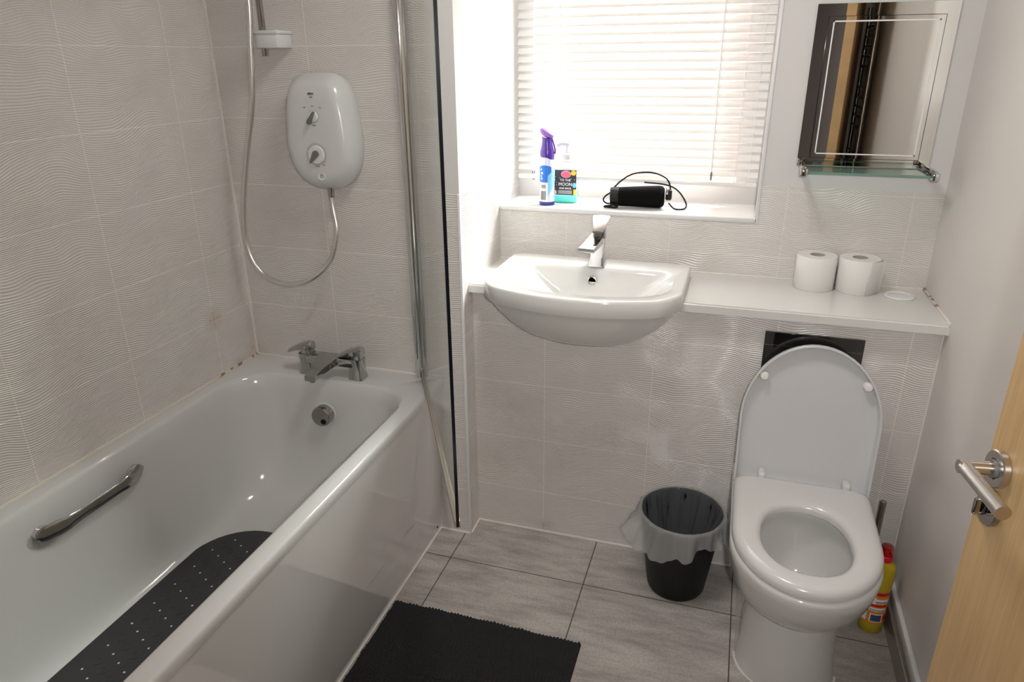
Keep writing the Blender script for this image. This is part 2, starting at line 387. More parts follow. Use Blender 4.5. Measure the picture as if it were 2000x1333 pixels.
# dark hallway behind the photographer
bm = bmesh.new(); h0, h1, hy = 0.6, 2.9, -3.1
bx(bm, (h0, hy, -0.05), (h1, YF - 0.1, -0.001)); bx(bm, (h0 - .05, hy, 0), (h0, YF - 0.1, HZ)); bx(bm, (h1, hy, 0), (h1 + .05, YF - 0.1, HZ))
bx(bm, (h0, hy - .05, 0), (h1, hy, HZ)); bx(bm, (h0, hy, HZ), (h1, YF - 0.1, HZ + .05))
structure(from_bm('wall_hallway', bm, 'hall'))
# corner trims and sealant lines
structure(box('trim_1', (XC - 0.006, -0.004, 0), (XC + 0.0025, 0.006, ZT), 'trim', bev=0.002))
structure(box('trim_2', (-0.001, -0.006, HB), (0.006, 0.001, HZ), 'seal'))
structure(box('trim_3', (-0.001, YF, HB - 0.002), (0.005, -0.004, HB + 0.007), 'seal2', bev=0.002))
structure(box('trim_4', (0.004, -0.005, HB - 0.002), (0.70, 0.001, HB + 0.007), 'seal', bev=0.002))
structure(box('trim_5', (0.664, YF, -0.001), (0.674, 0.0, 0.005), 'seal', bev=0.002))
structure(box('trim_6', (XC, YB - 0.006, -0.001), (1.66, YB + 0.001, 0.006), 'seal', bev=0.002))
structure(box('trim_7', (0.67, -0.006, -0.001), (XC, 0.001, 0.005), 'seal', bev=0.002))
structure(box('trim_8', (XC - 0.001, 0.0, -0.001), (XC + 0.006, YB, 0.006), 'seal', bev=0.002))
structure(box('trim_9', (XR - 0.004, YB - 0.003, 0.08), (XR + 0.001, YB + 0.001, ZCT), 'seal'))
structure(box('trim_10', (XC, YW - 0.004, ZC - 0.001), (XR, YW + 0.001, ZC + 0.005), 'seal', bev=0.002))
structure(box('trim_14', (XR - 0.006, 0.05, ZC - 0.001), (XR + 0.001, YW, ZC + 0.007), 'seal3', bev=0.002))
structure(box('trim_11', (XW - 0.006, YW - 0.005, ZS - 0.014), (XW + 0.004, YW + 0.006, 2.12), 'trim', bev=0.002))
structure(box('trim_12', (XC, YW - 0.005, ZS - 0.012), (XW, YW + 0.002, ZS + 0.0015), 'trim', bev=0.002))
# right skirting: glossy tile face with metal bead and white cap
sk = structure(box('baseboard_right', (XR - 0.021, -1.0, 0), (XR, YB, 0.072), 'skirt'))
box('metal_bead', (XR - 0.0225, -1.0, 0.070), (XR - 0.0195, YB, 0.0735), 'chrome', sk)
box('white_cap', (XR - 0.014, -1.0, 0.0735), (XR, YB, 0.112), 'trim', sk, bev=0.004)

# ------------------------------------------------------------------ window, blind, outside
win = structure(thing('window_1', 'x', 'x')); del win['label']; del win['category']; win['kind'] = 'structure'
win.location = (1.2, 0.62, ZS)
bm = bmesh.new(); y0, y1 = 0.60, 0.665
for a, b in [((XC + 0.115, ZS), (XW - 0.075, ZS + 0.062)), ((XC + 0.115, 2.06), (XW - 0.075, 2.12)), ((XC, ZS), (XC + 0.115, 2.12)), ((XW - 0.075, ZS), (XW, 2.12))]:
    bx(bm, (a[0], y0, a[1]), (b[0], y1, b[1]))
from_bm('window_frame', bm, 'upvc', win)
box('window_pane', (XC + 0.11, 0.632, ZS + 0.055), (XW - 0.07, 0.638, 2.07), 'glass', win)
box('window_sill', (XC, YW, ZS - 0.014), (XW, 0.60, ZS), 'sill', win)
box('window_catch', (0.833, 0.592, 1.141), (0.841, 0.6, 1.170), 'greyp', win)
structure(box('wall_outside', (-2.5, 3.2, -1), (5, 3.3, 3.2), 'brick'))

bl = thing('venetian_blind', 'white venetian blind with nearly closed slats hanging in the window above the basin', 'blind', (1.2, 0.52, 1.16))
X0, X1, YBL = 0.795, 1.608, 0.552
def slat_bm(z):
    b = bmesh.new(); pr = []
    n = 6; w = 0.0152; tilt = radians(54)
    for i in range(n + 1):
        s = -1 + 2 * i / n; cv = 0.0022 * (1 - s * s)
        yy = w * s * cos(tilt) - cv * sin(tilt); zz = -w * s * sin(tilt) * -1 - cv * cos(tilt)
        pr.append((yy, zz))
    pr = [(YBL + a, z + b_) for a, b_ in pr]
    th = 0.0006
    ring = [(a, b_) for a, b_ in pr] + [(a + th, b_ + th * .5) for a, b_ in reversed(pr)]
    loft(b, [[(X0, a, b_) for a, b_ in ring], [(X1, a, b_) for a, b_ in ring]], True, True, True)
    return b
NS = 34; zt = 1.196
for k in range(NS):
    z = zt + 0.0272 * k
    from_bm('slat', slat_bm(z), 'slat', bl, False, 60)
box('bottom_rail', (X0, YBL - 0.013, 1.152), (X1, YBL + 0.013, 1.167), 'upvc', bl, bev=0.004)
for x in (0.853, 0.92, 1.536, 1.578):
    for dy in (-0.014, 0.014):
        box('ladder_cord', (x - 0.0007, YBL + dy - 0.0007, 1.16), (x + 0.0007, YBL + dy + 0.0007, 2.11), 'cord', bl)
box('head_rail', (X0, YBL - 0.02, 2.085), (X1, YBL + 0.02, 2.118), 'upvc', bl, bev=0.003)
tube('pull_cord', [(0.945, YBL - 0.028, 2.09), (0.95, YBL - 0.026, 1.6), (0.956, YBL - 0.025, 1.275)], 0.0016, 'cord', bl, 8, 4)
tube('tilt_wand', [(1.458, YBL - 0.024, 2.09), (1.458, YBL - 0.024, 1.6), (1.462, YBL - 0.024, 1.20)], 0.0022, 'cord', bl, 8, 4)
lathe('wand_tip', (1.462, YBL - 0.024, 1.172), [(0.002, 0), (0.0035, 0.006), (0.0035, 0.02), (0.002, 0.028)], 'greyp', bl, 12)

# ------------------------------------------------------------------ bath
bath = thing('bath', 'white acrylic bath with glossy side panel under the electric shower', 'bath', (0.35, -0.85, 0))
bm = bmesh.new(); NC, NSd = 10, 10
def R_(x0, x1, ya, yb, r, z, rs=None): return rrect(x0, x1, ya, yb, r, z, NC, NSd, rs)
YE = -1.70
out = [R_(0.03, 0.688, YE, -0.001, 0.004, 0.556), R_(0.002, 0.702, YE, 0.0, 0.004, 0.558), R_(0.002, 0.705, YE, 0.0, 0.006, 0.572), R_(0.002, 0.705, YE, 0.0, 0.008, 0.5835), R_(0.002, 0.703, YE, 0.0, 0.008, 0.589),
       R_(0.002, 0.698, YE, 0.0, 0.008, HB)]
ra = 0.13
inn = [R_(0.040, 0.664, -1.62, -0.112, 0.15, HB, (ra, 0.15, 0.15, ra)),
       R_(0.044, 0.657, -1.615, -0.118, 0.15, HB - 0.003, (ra, .15, .15, ra)),
       R_(0.049, 0.651, -1.61, -0.125, 0.148, HB - 0.012, (ra, .15, .15, ra)),
       R_(0.054, 0.645, -1.60, -0.131, 0.146, HB - 0.05, (ra, .15, .15, ra)),
       R_(0.064, 0.636, -1.57, -0.148, 0.144, HB - 0.15, (ra, .14, .14, ra)),
       R_(0.076, 0.624, -1.52, -0.172, 0.14, HB - 0.25, (ra, .14, .14, ra)),
       R_(0.087, 0.613, -1.48, -0.200, 0.14, HB - 0.32),
       R_(0.096, 0.604, -1.46, -0.228, 0.135, HB - 0.36),
       R_(0.108, 0.592, -1.44, -0.260, 0.12, HB - 0.383),
       R_(0.124, 0.576, -1.42, -0.290, 0.11, HB - 0.3965),
       R_(0.150, 0.550, -1.38, -0.330, 0.10, HB - 0.4005),
       R_(0.30, 0.40, -1.0, -0.50, 0.04, HB - 0.402)]
loft(bm, out + inn, True, False, True)
from_bm('tub', bm, 'acrylic', bath, False, 55)
bm = bmesh.new(); loft(bm, [[(0.678, y, 0.562), (0.700, y, 0.562), (0.6985, y, 0.53), (0.668, y, 0.0), (0.650, y, 0.0)] for y in (YE, -0.0005)], True, True, True)
from_bm('bath_panel', bm, 'panel', bath)
lathe('panel_screw', (0.6715, -0.038, 0.030), [(0.004, 0.0), (0.004, 0.0015), (0.001, 0.002)], 'black', bath, 14, 'x')
bm = bmesh.new(); bx(bm, (0.05, YE + .01, 0), (0.62, -0.01, 0.05)); from_bm('bath_cradle', bm, 'greyp', bath)
# overflow with round chrome knob
ox, oz = 0.352, 0.487
lathe('overflow_flange', (ox, -0.148, oz), [(0.001, 0.0), (0.036, 0.0), (0.038, -0.004), (0.030, -0.007), (0.001, -0.007)], 'trim', bath, 40, 'y')
ov = lathe('overflow', (ox, -0.150, oz), [(0.0, 0.0), (0.031, 0.0), (0.034, -0.008), (0.034, -0.030), (0.031, -0.036), (0.001, -0.037)], 'chrome_dark', bath, 40, 'y')
lathe('overflow_slot', (ox + 0.010, -0.184, oz - 0.014), [(0.0, 0.0), (0.009, 0.0), (0.009, -0.0045), (0.001, -0.0046)], 'black', ov, 20, 'y')
# waste
lathe('waste', (0.35, -0.42, HB - 0.4), [(0.03, 0.0), (0.032, 0.003), (0.02, 0.005), (0.001, 0.005)], 'chrome', bath, 28)
# grab handle
gy0, gy1 = -0.945, -0.637
gh = thing('grab_handle', 'slim chrome grab handle on the inner wall side of the bath', 'handle', (0.08, -0.81, 0.515))
def lerp(a, b, s): return a + (b - a) * s
gp = []
for i in range(33):
    s = i / 32; y = lerp(gy0 - 0.012, gy1 + 0.012, s); e = min(s, 1 - s) * 32
    gp.append((0.071 + 0.019 * min(1, max(0, (e - 1.0) / 6.0)) ** 0.9, y, 0.515))
def gr(s):
    e = min(s, 1 - s) * 32
    return 0.001 + 0.0150 * min(1, e / 1.6) ** 0.5 - 0.0045 * min(1, max(0, (e - 5) / 5))
tube('grip', gp, gr, 'chrome_dark', gh, 18, 0, (0.38, 1.3))
for y in (gy0 + 0.012, gy1 - 0.012):
    bm = bmesh.new(); loft(bm, [circ((0.056, y, 0.515), 0.022, 28, 'x', 0.016), circ((0.067, y, 0.515), 0.022, 28, 'x', 0.016), circ((0.070, y, 0.515), 0.018, 28, 'x', 0.013)], True, True, True)
    from_bm('mounting_plate', bm, 'chrome', gh, False, 40)

# rubber bath mat
bm = bmesh.new(); zf = HB - 0.3985
o1 = rrect(0.118, 0.50, -1.36, -0.420, 0.10, zf, 10, 6, (0.12, 0.165, 0.1, 0.1))
loft(bm, [o1, [(q[0], q[1], zf + 0.0035) for q in o1], [(0.309 + (q[0] - 0.309) * .995, q[1], zf + 0.0042) for q in o1]], True, True, True)
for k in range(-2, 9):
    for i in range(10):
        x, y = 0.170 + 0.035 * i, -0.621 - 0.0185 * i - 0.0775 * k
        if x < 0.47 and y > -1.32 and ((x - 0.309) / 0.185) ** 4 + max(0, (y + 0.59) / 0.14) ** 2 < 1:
            loft(bm, [circ((x, y, zf + 0.0036), 0.0030, 12), circ((x, y, zf + 0.0045), 0.0027, 12)], True, True, True, 1)  # pale flat discs set on the mat's top face
        u, v = x + 0.0175, y + 0.03
        if u < 0.47 and v > -1.32 and ((u - 0.309) / 0.175) ** 4 + max(0, (v + 0.60) / 0.12) ** 2 < 1:
            loft(bm, [circ((u, v, zf + 0.0036), 0.0125, 20), circ((u, v, zf + 0.0050), 0.0118, 20), circ((u, v, zf + 0.0050), 0.0100, 20), circ((u, v, zf + 0.0043), 0.0094, 20)], True, True, True, 0)
mt = from_bm('rubber_bath_mat', bm, ['rubber', 'acrylic'], None, False, 30); tag(mt, 'charcoal rubber anti-slip mat with small pale discs lying inside the bath', 'bath mat')

# ------------------------------------------------------------------ bath filler tap
tap = thing('bath_mixer_tap', 'chrome bath mixer tap with two levers on the bath rim below the shower', 'tap', (0.35, -0.075, HB))
def flare(bm, cx, cy, z0, prof, mi=0):
    loft(bm, [rrect(cx - a, cx + a, cy - b, cy + b, min(a, b) * 0.35, z0 + h, 3, 2) for a, b, h in prof], True, True, True, mi)
for cx in (0.258, 0.440):
    bm = bmesh.new()
    flare(bm, cx, -0.078, HB, [(0.0255, 0.025, 0), (0.025, 0.0245, 0.004), (0.0215, 0.022, 0.022), (0.0205, 0.021, 0.045), (0.0225, 0.022, 0.066), (0.023, 0.0225, 0.070)])
    from_bm('pillar', bm, 'chrome_tap', tap, False, 40)
    bm = bmesh.new()
    # lever: leaf plate rising over the pillar and reaching to the left/front
    prof = [(-0.064, 0.004, 0.013, 0.076), (-0.045, 0.006, 0.021, 0.087), (-0.02, 0.009, 0.026, 0.099), (0.004, 0.013, 0.026, 0.106), (0.019, 0.016, 0.022, 0.107), (0.024, 0.016, 0.018, 0.103)]
    rings = []
    for dx, th, hw, zt_ in prof:
        rings.append([(cx + dx, -0.080 - hw, HB + zt_ - 0.006), (cx + dx, -0.080 - hw * .5, HB + zt_), (cx + dx, -0.080 + hw * .5, HB + zt_ + .001), (cx + dx, -0.080 + hw, HB + zt_ - 0.006),
                      (cx + dx, -0.080 + hw, HB + zt_ - 0.006 - th), (cx + dx, -0.080 - hw, HB + zt_ - 0.006 - th)])
    loft(bm, rings, True, True, True)
    flare(bm, cx + 0.004, -0.079, HB + 0.0705, [(0.0175, 0.019, 0), (0.0165, 0.018, 0.014)])
    from_bm('lever', bm, 'chrome_tap', tap, False, 30)
bm = bmesh.new()
bx(bm, (0.262, -0.100, HB + 0.040), (0.436, -0.058, HB + 0.070), 0.005)
from_bm('bridge', bm, 'chrome_tap', tap, False, 35)
bm = bmesh.new(); sp = []
for i in range(9):
    s = i / 8; y = lerp(-0.070, -0.205, s); zc_ = HB + lerp(0.062, 0.050, s) - 0.010 * s * s; hw = lerp(0.040, 0.019, min(1, s * 1.3)); th = lerp(0.014, 0.009, s)
    sp.append([(0.345 - hw, y, zc_ + th * .8), (0.345 + hw, y, zc_ + th * .8), (0.345 + hw, y, zc_ - th), (0.345 - hw, y, zc_ - th)])
loft(bm, sp, True, True, True)
r = bmesh.ops.create_cone(bm, cap_ends=True, segments=20, radius1=0.0095, radius2=0.0095, depth=0.012); bmesh.ops.translate(bm, verts=r['verts'], vec=(0.345, -0.192, HB + 0.030))
from_bm('spout', bm, 'chrome_tap', tap, False, 30)

# ------------------------------------------------------------------ electric shower
sh = thing('electric_shower', 'white electric shower unit with two grey pointer dials on the tiled wall', 'shower', (0.377, -0.01, 1.36))
def shower_ring(y, ins, flatt=1.0):
    # outline: wide shoulders near the top, rounded taper to the bottom
    pts = []; n = 56; cx, cz = 0.377, 1.357
    for i in range(n):
        a = 2 * pi * i / n; c, s = cos(a), sin(a)
        ex = 3.9 if s > 0 else 2.45
        px = 0.1155 * (abs(c) ** (2 / ex)) * (1 if c > 0 else -1)
        pz = (0.163 if s > 0 else 0.168) * (abs(s) ** (2 / ex)) * (1 if s > 0 else -1)
        px *= 1 - 0.13 * max(0, pz / 0.163 + 0.15) + 0.05 * max(0, -pz / 0.168 - 0.1)
        k = 1 - ins / 0.12
        pts.append((cx + px * k, y, cz + pz * k))
    return pts
bm = bmesh.new()
loft(bm, [shower_ring(-0.0005, 0.004), shower_ring(-0.008, 0.0), shower_ring(-0.035, 0.0), shower_ring(-0.045, 0.0015), shower_ring(-0.066, 0.011), shower_ring(-0.076, 0.017), shower_ring(-0.0825, 0.0245), shower_ring(-0.0858, 0.040), shower_ring(-0.0865, 0.07), shower_ring(-0.0865, 0.10)], True, True, True)
from_bm('casing', bm, 'shower', sh, False, 60)
def ring_flat(name, cx, cz, y, r0, r1, mat, parent, n=48, a0=0, a1=360):
    bm = bmesh.new(); k = max(3, int(n * (a1 - a0) / 360)); full = (a1 - a0) >= 360
    A = []
    for i in range(k if full else k + 1):
        a = radians(a0 + (a1 - a0) * i / k); A.append([(cx + q * cos(a), yy, cz + q * sin(a)) for q, yy in ((r0, y), (r1, y), (r1, y + 0.0015), (r0, y + 0.0015))])
    if full: A.append(A[0])
    loft(bm, A, True, not full, not full); bmesh.ops.remove_doubles(bm, verts=bm.verts[:], dist=1e-6)
    return from_bm(name, bm, mat, parent)
YS = -0.0875
for cx, cz, r, ang, L in ((0.381, 1.403, 0.0155, 238, 0.021), (0.379, 1.297, 0.0265, 232, 0.0275)):
    dl = lathe('dial', (cx, YS + 0.003, cz), [(r, 0.0), (r, -0.006), (r - 0.002, -0.009), (0.001, -0.0095)], 'white', sh, 40, 'y')
    bm = bmesh.new(); a = radians(ang); d = Vector((cos(a), 0, sin(a))); q = Vector((-sin(a), 0, cos(a)))
    big, small = (0.0055, 0.0025) if r < 0.02 else (0.0025, 0.009)
    c0 = Vector((cx, 0, cz)) - d * (r * 0.85 if r < 0.02 else -0.0); c1 = Vector((cx, 0, cz)) + d * L
    if r < 0.02: w0, w1 = 0.0025, 0.0068; c0 = Vector((cx, 0, cz)) - d * r * .9; c1 = Vector((cx, 0, cz)) + d * (L - .003)
    else: w0, w1 = 0.0095, 0.0018; c0 = Vector((cx, 0, cz)) - d * 0.004; c1 = Vector((cx, 0, cz)) + d * L
    pts = []
    for i in range(9): b = pi / 2 + pi * i / 8; pts.append(c0 + d * (w0 * cos(b)) + q * (w0 * sin(b)))
    for i in range(9): b = -pi / 2 + pi * i / 8; pts.append(c1 + d * (w1 * cos(b)) + q * (w1 * sin(b)))
    loft(bm, [[(p.x, YS - 0.006, p.z) for p in pts], [(p.x, YS - 0.013, p.z) for p in pts]], True, True, True)
    o = from_bm('pointer', bm, 'greyp', dl); o['label'] = 'grey teardrop pointer'
ring_flat('dial_scale', 0.379, 1.297, YS + 0.0005, 0.0285, 0.0293, 'greyp', sh)
ring_flat('dial_scale', 0.381, 1.403, YS + 0.0005, 0.0170, 0.0175, 'greyp', sh)
bm = bmesh.new()
for i in range(34):
    a = radians(-60 + 300 * i / 33); r0, r1 = 0.0275, 0.0295
    c = Vector((0.379 + 0.0325 * cos(a), YS, 1.297 + 0.0325 * sin(a)))
    bx(bm, (-0.0010, -0.0004, -0.0003), (0.0010, 0.0008, 0.0003), mtx=Matrix.Translation(c) @ Matrix.Rotation(-a, 4, 'Y'))
from_bm('scale_ticks', bm, 'greyp', sh)
for (x, z, w) in ((0.355, 1.4275, 0.007), (0.381, 1.431, 0.007), (0.405, 1.4275, 0.007), (0.381, 1.3785, 0.010), (0.379, 1.2640, 0.012)):
    box('printed_mark', (x - w / 2, YS - 0.0003, z - 0.0009), (x + w / 2, YS + 0.001, z + 0.0009), 'greyp', sh)
o = box('hot_mark', (0.397, YS - 0.0004, 1.2670), (0.403, YS + 0.001, 1.2695), 'pink', sh); o['label'] = 'small red mark on the temperature scale'
text('logo', 'MIRA', 0.0085, Matrix.Translation((0.380, YS - 0.0002, 1.464)) @ FACE_Y, 'ink', sh, bold=0.0001)
bm = bmesh.new(); bx(bm, (0.376, YS - .0003, 1.4535), (0.380, YS + .001, 1.4565)); bx(bm, (0.382, YS - .0003, 1.4535), (0.3835, YS + .001, 1.4565)); from_bm('small_symbol', bm, 'greyp', sh)
pb = lathe('power_button', (0.387, -0.0835, 1.236), [(0.0135, 0.004), (0.0135, -0.0015), (0.012, -0.003), (0.0105, -0.002), (0.001, -0.002)], 'white', sh, 32, 'y')
ring_flat('power_symbol', 0.387, 1.236, -0.0865, 0.0038, 0.0049, 'greyp', pb, 40, 120, 420)
box('power_stroke', (0.3864, -0.0866, 1.237), (0.3876, -0.085, 1.2425), 'greyp', pb)
lathe('hose_outlet', (0.388, -0.045, 1.165), [(0.0075, 0.0), (0.0085, 0.002), (0.0095, 0.018), (0.010, 0.032)], 'chrome_dark', sh, 24)

# riser rail, bracket, hose
rr_ = thing('riser_rail', 'chrome vertical shower rail end held by a white wall bracket', 'shower rail', (0.225, -0.055, 1.56))
lathe('rail_tube', (0.229, -0.058, 1.563), [(0.0085, 0.0), (0.0095, 0.002), (0.0095, 0.70)], 'chrome_dark', rr_, 24)
bm = bmesh.new(); bx(bm, (0.212, -0.078, 1.583), (0.285, -0.0005, 1.622), 0.006); bx(bm, (0.209, -0.081, 1.620), (0.288, -0.0005, 1.630), 0.003)
from_bm('wall_bracket', bm, 'white', rr_, False, 35)
hp = [(0.388, -0.045, 1.175), (0.3905, -0.047, 1.135), (0.400, -0.055, 1.065), (0.376, -0.068, 0.978), (0.310, -0.08, 0.916), (0.215, -0.08, 0.889), (0.128, -0.08, 0.920), (0.088, -0.08, 1.005), (0.096, -0.08, 1.13), (0.136, -0.08, 1.293), (0.180, -0.082, 1.44), (0.203, -0.084, 1.60), (0.216, -0.085, 1.71), (0.222, -0.086, 1.95), (0.229, -0.085, 2.12)]
hb = thing('shower_hose', 'silver flexible shower hose hanging in a loop below the electric shower', 'hose', (0.39, -0.045, 1.18))
t = NT('ribbed_hose_metal'); t.b.inputs['Base Color'].default_value = rgb(0.82, 0.81, 0.79); t.b.inputs['Metallic'].default_value = 1; t.b.inputs['Roughness'].default_value = 0.26
tube('hose', hp, 0.0082, t.m, hb, 14, 10)
lathe('hose_collar', (0.388, -0.045, 1.172), [(0.008, 0), (0.0085, -0.012), (0.0078, -0.02)], 'chrome_dark', hb, 20)

# ------------------------------------------------------------------ glass shower screen swung over the bath edge
A = Vector((0.634, -0.002)); B = Vector((1.045, -0.732)); dv = (B - A).normalized(); LEN = (B - A).length; ang = math.atan2(dv.y, dv.x)
scn = thing('shower_screen', 'clear glass bath screen swung open into the room, chrome hinge post at the wall', 'shower screen', (A.x, A.y, 0.6))
MT = Matrix.Translation((A.x, A.y, 0)) @ Matrix.Rotation(ang, 4, 'Z')
box('glass_pane', (0.012, -0.003, 0.607), (LEN - 0.004, 0.003, 2.02), 'glass', scn, mtx=MT)
o = box('pane_edge', (LEN - 0.006, -0.0033, 0.600), (LEN, 0.0033, 2.02), 'edge', scn, mtx=MT); o['label'] = 'dark free edge of the glass pane'
lathe('hinge_post', (A.x - 0.004, A.y - 0.012, 0.5925), [(0.012, 0), (0.0125, 0.003), (0.0125, 1.44)], 'chrome', scn, 24)
box('wall_profile', (A.x - 0.022, -0.012, 0.60), (A.x + 0.014, -0.0004, 2.02), 'chrome', scn, bev=0.002)
bm = bmesh.new(); bx(bm, (0.012, -0.0065, 0.594), (LEN - 0.004, 0.0065, 0.612), 0.002, mtx=MT); from_bm('bottom_seal', bm, P('beige_seal_strip', (0.42, 0.37, 0.30), 0.25, 0.35), scn, False, 35)

# ------------------------------------------------------------------ worktop, basin, tap
bm = bmesh.new()
ov_ = [(XC, 0.050), (0.885, 0.050), (0.885, 0.318), (1.405, 0.318), (1.405, 0.050), (XR, 0.050), (XR, YW), (XC, YW)]
def extr(bm, pts, z0, z1, mi=0):
    a = [bm.verts.new((p[0], p[1], z0)) for p in pts]; b = [bm.verts.new((p[0], p[1], z1)) for p in pts]
    n = len(pts)
    for i in range(n): bm.faces.new((a[i], a[(i + 1) % n], b[(i + 1) % n], b[i])).material_index = mi
    bm.faces.new(a[::-1]).material_index = mi; bm.faces.new(b).material_index = mi
extr(bm, ov_, ZCT, ZC)
es = [e for e in bm.edges if abs(e.verts[0].co.z - ZC) < 1e-5 and abs(e.verts[1].co.z - ZC) < 1e-5 and abs(e.verts[0].co.y - 0.05) < 1e-4 and abs(e.verts[1].co.y - 0.05) < 1e-4]
bmesh.ops.bevel(bm, geom=es, offset=0.005, segments=3, affect='EDGES')
wk = from_bm('worktop', bm, 'worktop', None, False, 35); tag(wk, 'long white gloss worktop around the basin and over the toilet', 'worktop')
vn = thing('round_vent', 'small round white vent ring set into the worktop right of the toilet rolls', 'vent', (2.029, 0.277, ZC))
vr = lathe('vent_ring', (2.029, 0.277, ZC), [(0.030, 0.0), (0.040, 0.0), (0.041, 0.003), (0.038, 0.006), (0.031, 0.006), (0.030, 0.004)], 'trim', vn, 40)
lathe('vent_shadow_gap', (2.029, 0.277, ZC), [(0.0305, 0.0), (0.0305, 0.0012), (0.001, 0.0012)], 'greyp', vn, 40)
lathe('vent_cap', (2.029, 0.277, ZC), [(0.0265, 0.0012), (0.0265, 0.003), (0.024, 0.0045), (0.001, 0.0045)], 'trim', vn, 40)

bs = thing('basin', 'white semi-recessed ceramic basin below the window', 'basin', (1.147, 0.1, ZC))
def bring(ins, z, bul=0.082, front=-0.048, back=0.322, rf=0.070, rb=0.030, x0=0.850, x1=1.436, skew=0.0):
    p = rrect(x0 + ins, x1 - ins, front + ins, back - ins, 0.05, z, 10, 12, (rb, rb, rf, rf)); cx = (x0 + x1) / 2; hw = (x1 - x0) / 2 - ins; o = []
    for x, y, zz in p:
        w = max(0.0, min(1.0, (0.16 - y) / (0.16 - (front + ins)))) ** 2
        o.append((x, y - bul * w * max(0, 1 - ((x - cx) / hw) ** 2), zz))
    return o
def scal(ring, k, cx, cy, z): return [(cx + (x - cx) * k, cy + (y - cy) * k, z) for x, y, _ in ring]
ZBT = 0.940; base = bring(0.010, 0.88)
under = [scal(base, k, 1.148, 0.085, 0.747 + 0.137 * k ** 3.0) for k in (0.02, 0.2, 0.35, 0.5, 0.62, 0.73, 0.82, 0.9, 0.95, 0.985)]
outer = [bring(0.003, 0.8895), bring(0.0, 0.893), bring(0.0, 0.9325), bring(0.0015, 0.937), bring(0.005, 0.9395), bring(0.010, ZBT)]
inn0 = dict(rf=0.07, rb=0.05, bul=0.070)
inner = [bring(0.026, ZBT, x0=0.868, x1=1.428, back=0.250, front=-0.040, **inn0), bring(0.030, 0.936, x0=0.868, x1=1.428, back=0.246, front=-0.040, **inn0),
         bring(0.040, 0.922, x0=0.878, x1=1.418, back=0.246, front=-0.040, bul=.066, rf=.07, rb=.045),
         bring(0.055, 0.895, x0=0.905, x1=1.391, back=0.252, front=-0.035, bul=.055, rf=.07, rb=.045),
         bring(0.075, 0.865, x0=0.925, x1=1.371, back=0.262, front=-0.02, bul=.045, rf=.06, rb=.05),
         bring(0.095, 0.845, x0=0.935, x1=1.361, back=0.262, front=-0.0, bul=.035, rf=.05, rb=.04),
         bring(0.13, 0.832, x0=0.935, x1=1.361, back=0.262, front=0.01, bul=.015, rf=.03, rb=.03)]
bm = bmesh.new(); loft(bm, under + outer + inner, True, True, True); from_bm('bowl', bm, 'ceramic', bs, False, 50)
lathe('overflow_ring', (1.143, 0.1985, 0.898), [(0.0155, 0.003), (0.0155, -0.004), (0.012, -0.005), (0.010, -0.002)], 'steel', bs, 28, 'y', caps=(False, False))
lathe('overflow_hole', (1.143, 0.1985, 0.898), [(0.0115, -0.0015), (0.001, -0.0015)], 'steelhole', bs, 24, 'y')
lathe('basin_waste', (1.148, 0.09, 0.832), [(0.028, 0.0), (0.029, 0.002), (0.02, 0.004), (0.001, 0.004)], 'chrome', bs, 28)

bt = thing('basin_mixer_tap', 'chrome basin mixer tap with square waisted body behind the basin bowl', 'tap', (1.151, 0.232, ZBT))
bm = bmesh.new(); flare(bm, 1.151, 0.236, ZBT, [(0.0265, 0.024, 0), (0.026, 0.0235, 0.004), (0.0225, 0.021, 0.025), (0.0205, 0.020, 0.05), (0.0215, 0.021, 0.075), (0.0225, 0.022, 0.090)])
from_bm('tap_body', bm, 'chrome', bt, False, 30)
MS = Matrix.Translation((1.149, 0.232, 0)) @ Matrix.Rotation(radians(-8), 4, 'Z')
bm = bmesh.new(); rg = []
for s in (0, .35, .7, 1):
    y = lerp(0.01, -0.105, s); z = ZBT + lerp(0.084, 0.070, s); hw = lerp(0.0225, 0.0235, s); th = lerp(0.016, 0.008, s)
    rg.append([MS @ Vector(q) for q in ((-hw, y, z + th), (hw, y, z + th), (hw, y, z - th * .6), (-hw, y, z - th * .6))])
loft(bm, rg, True, True, True); from_bm('spout', bm, 'chrome', bt, False, 30)
bm = bmesh.new(); rg = []
for y, hw, z, th in ((-0.040, 0.0150, 0.116, 0.005), (-0.020, 0.0185, 0.127, 0.007), (0.004, 0.0235, 0.140, 0.009), (0.022, 0.0270, 0.150, 0.008), (0.029, 0.0255, 0.152, 0.005)):
    rg.append([(1.154 - hw, 0.236 + y, ZBT + z), (1.154, 0.236 + y, ZBT + z + 0.002), (1.154 + hw, 0.236 + y, ZBT + z), (1.154 + hw * .95, 0.236 + y, ZBT + z - th), (1.154 - hw * .95, 0.236 + y, ZBT + z - th)])
loft(bm, rg, True, True, True); from_bm('lever', bm, 'chrome', bt, False, 30)
bm = bmesh.new(); flare(bm, 1.154, 0.236, ZBT + 0.0905, [(0.0195, 0.019, 0), (0.0185, 0.0185, 0.016), (0.0185, 0.018, 0.034)]); from_bm('lever_neck', bm, 'chrome_dark', bt, False, 30)

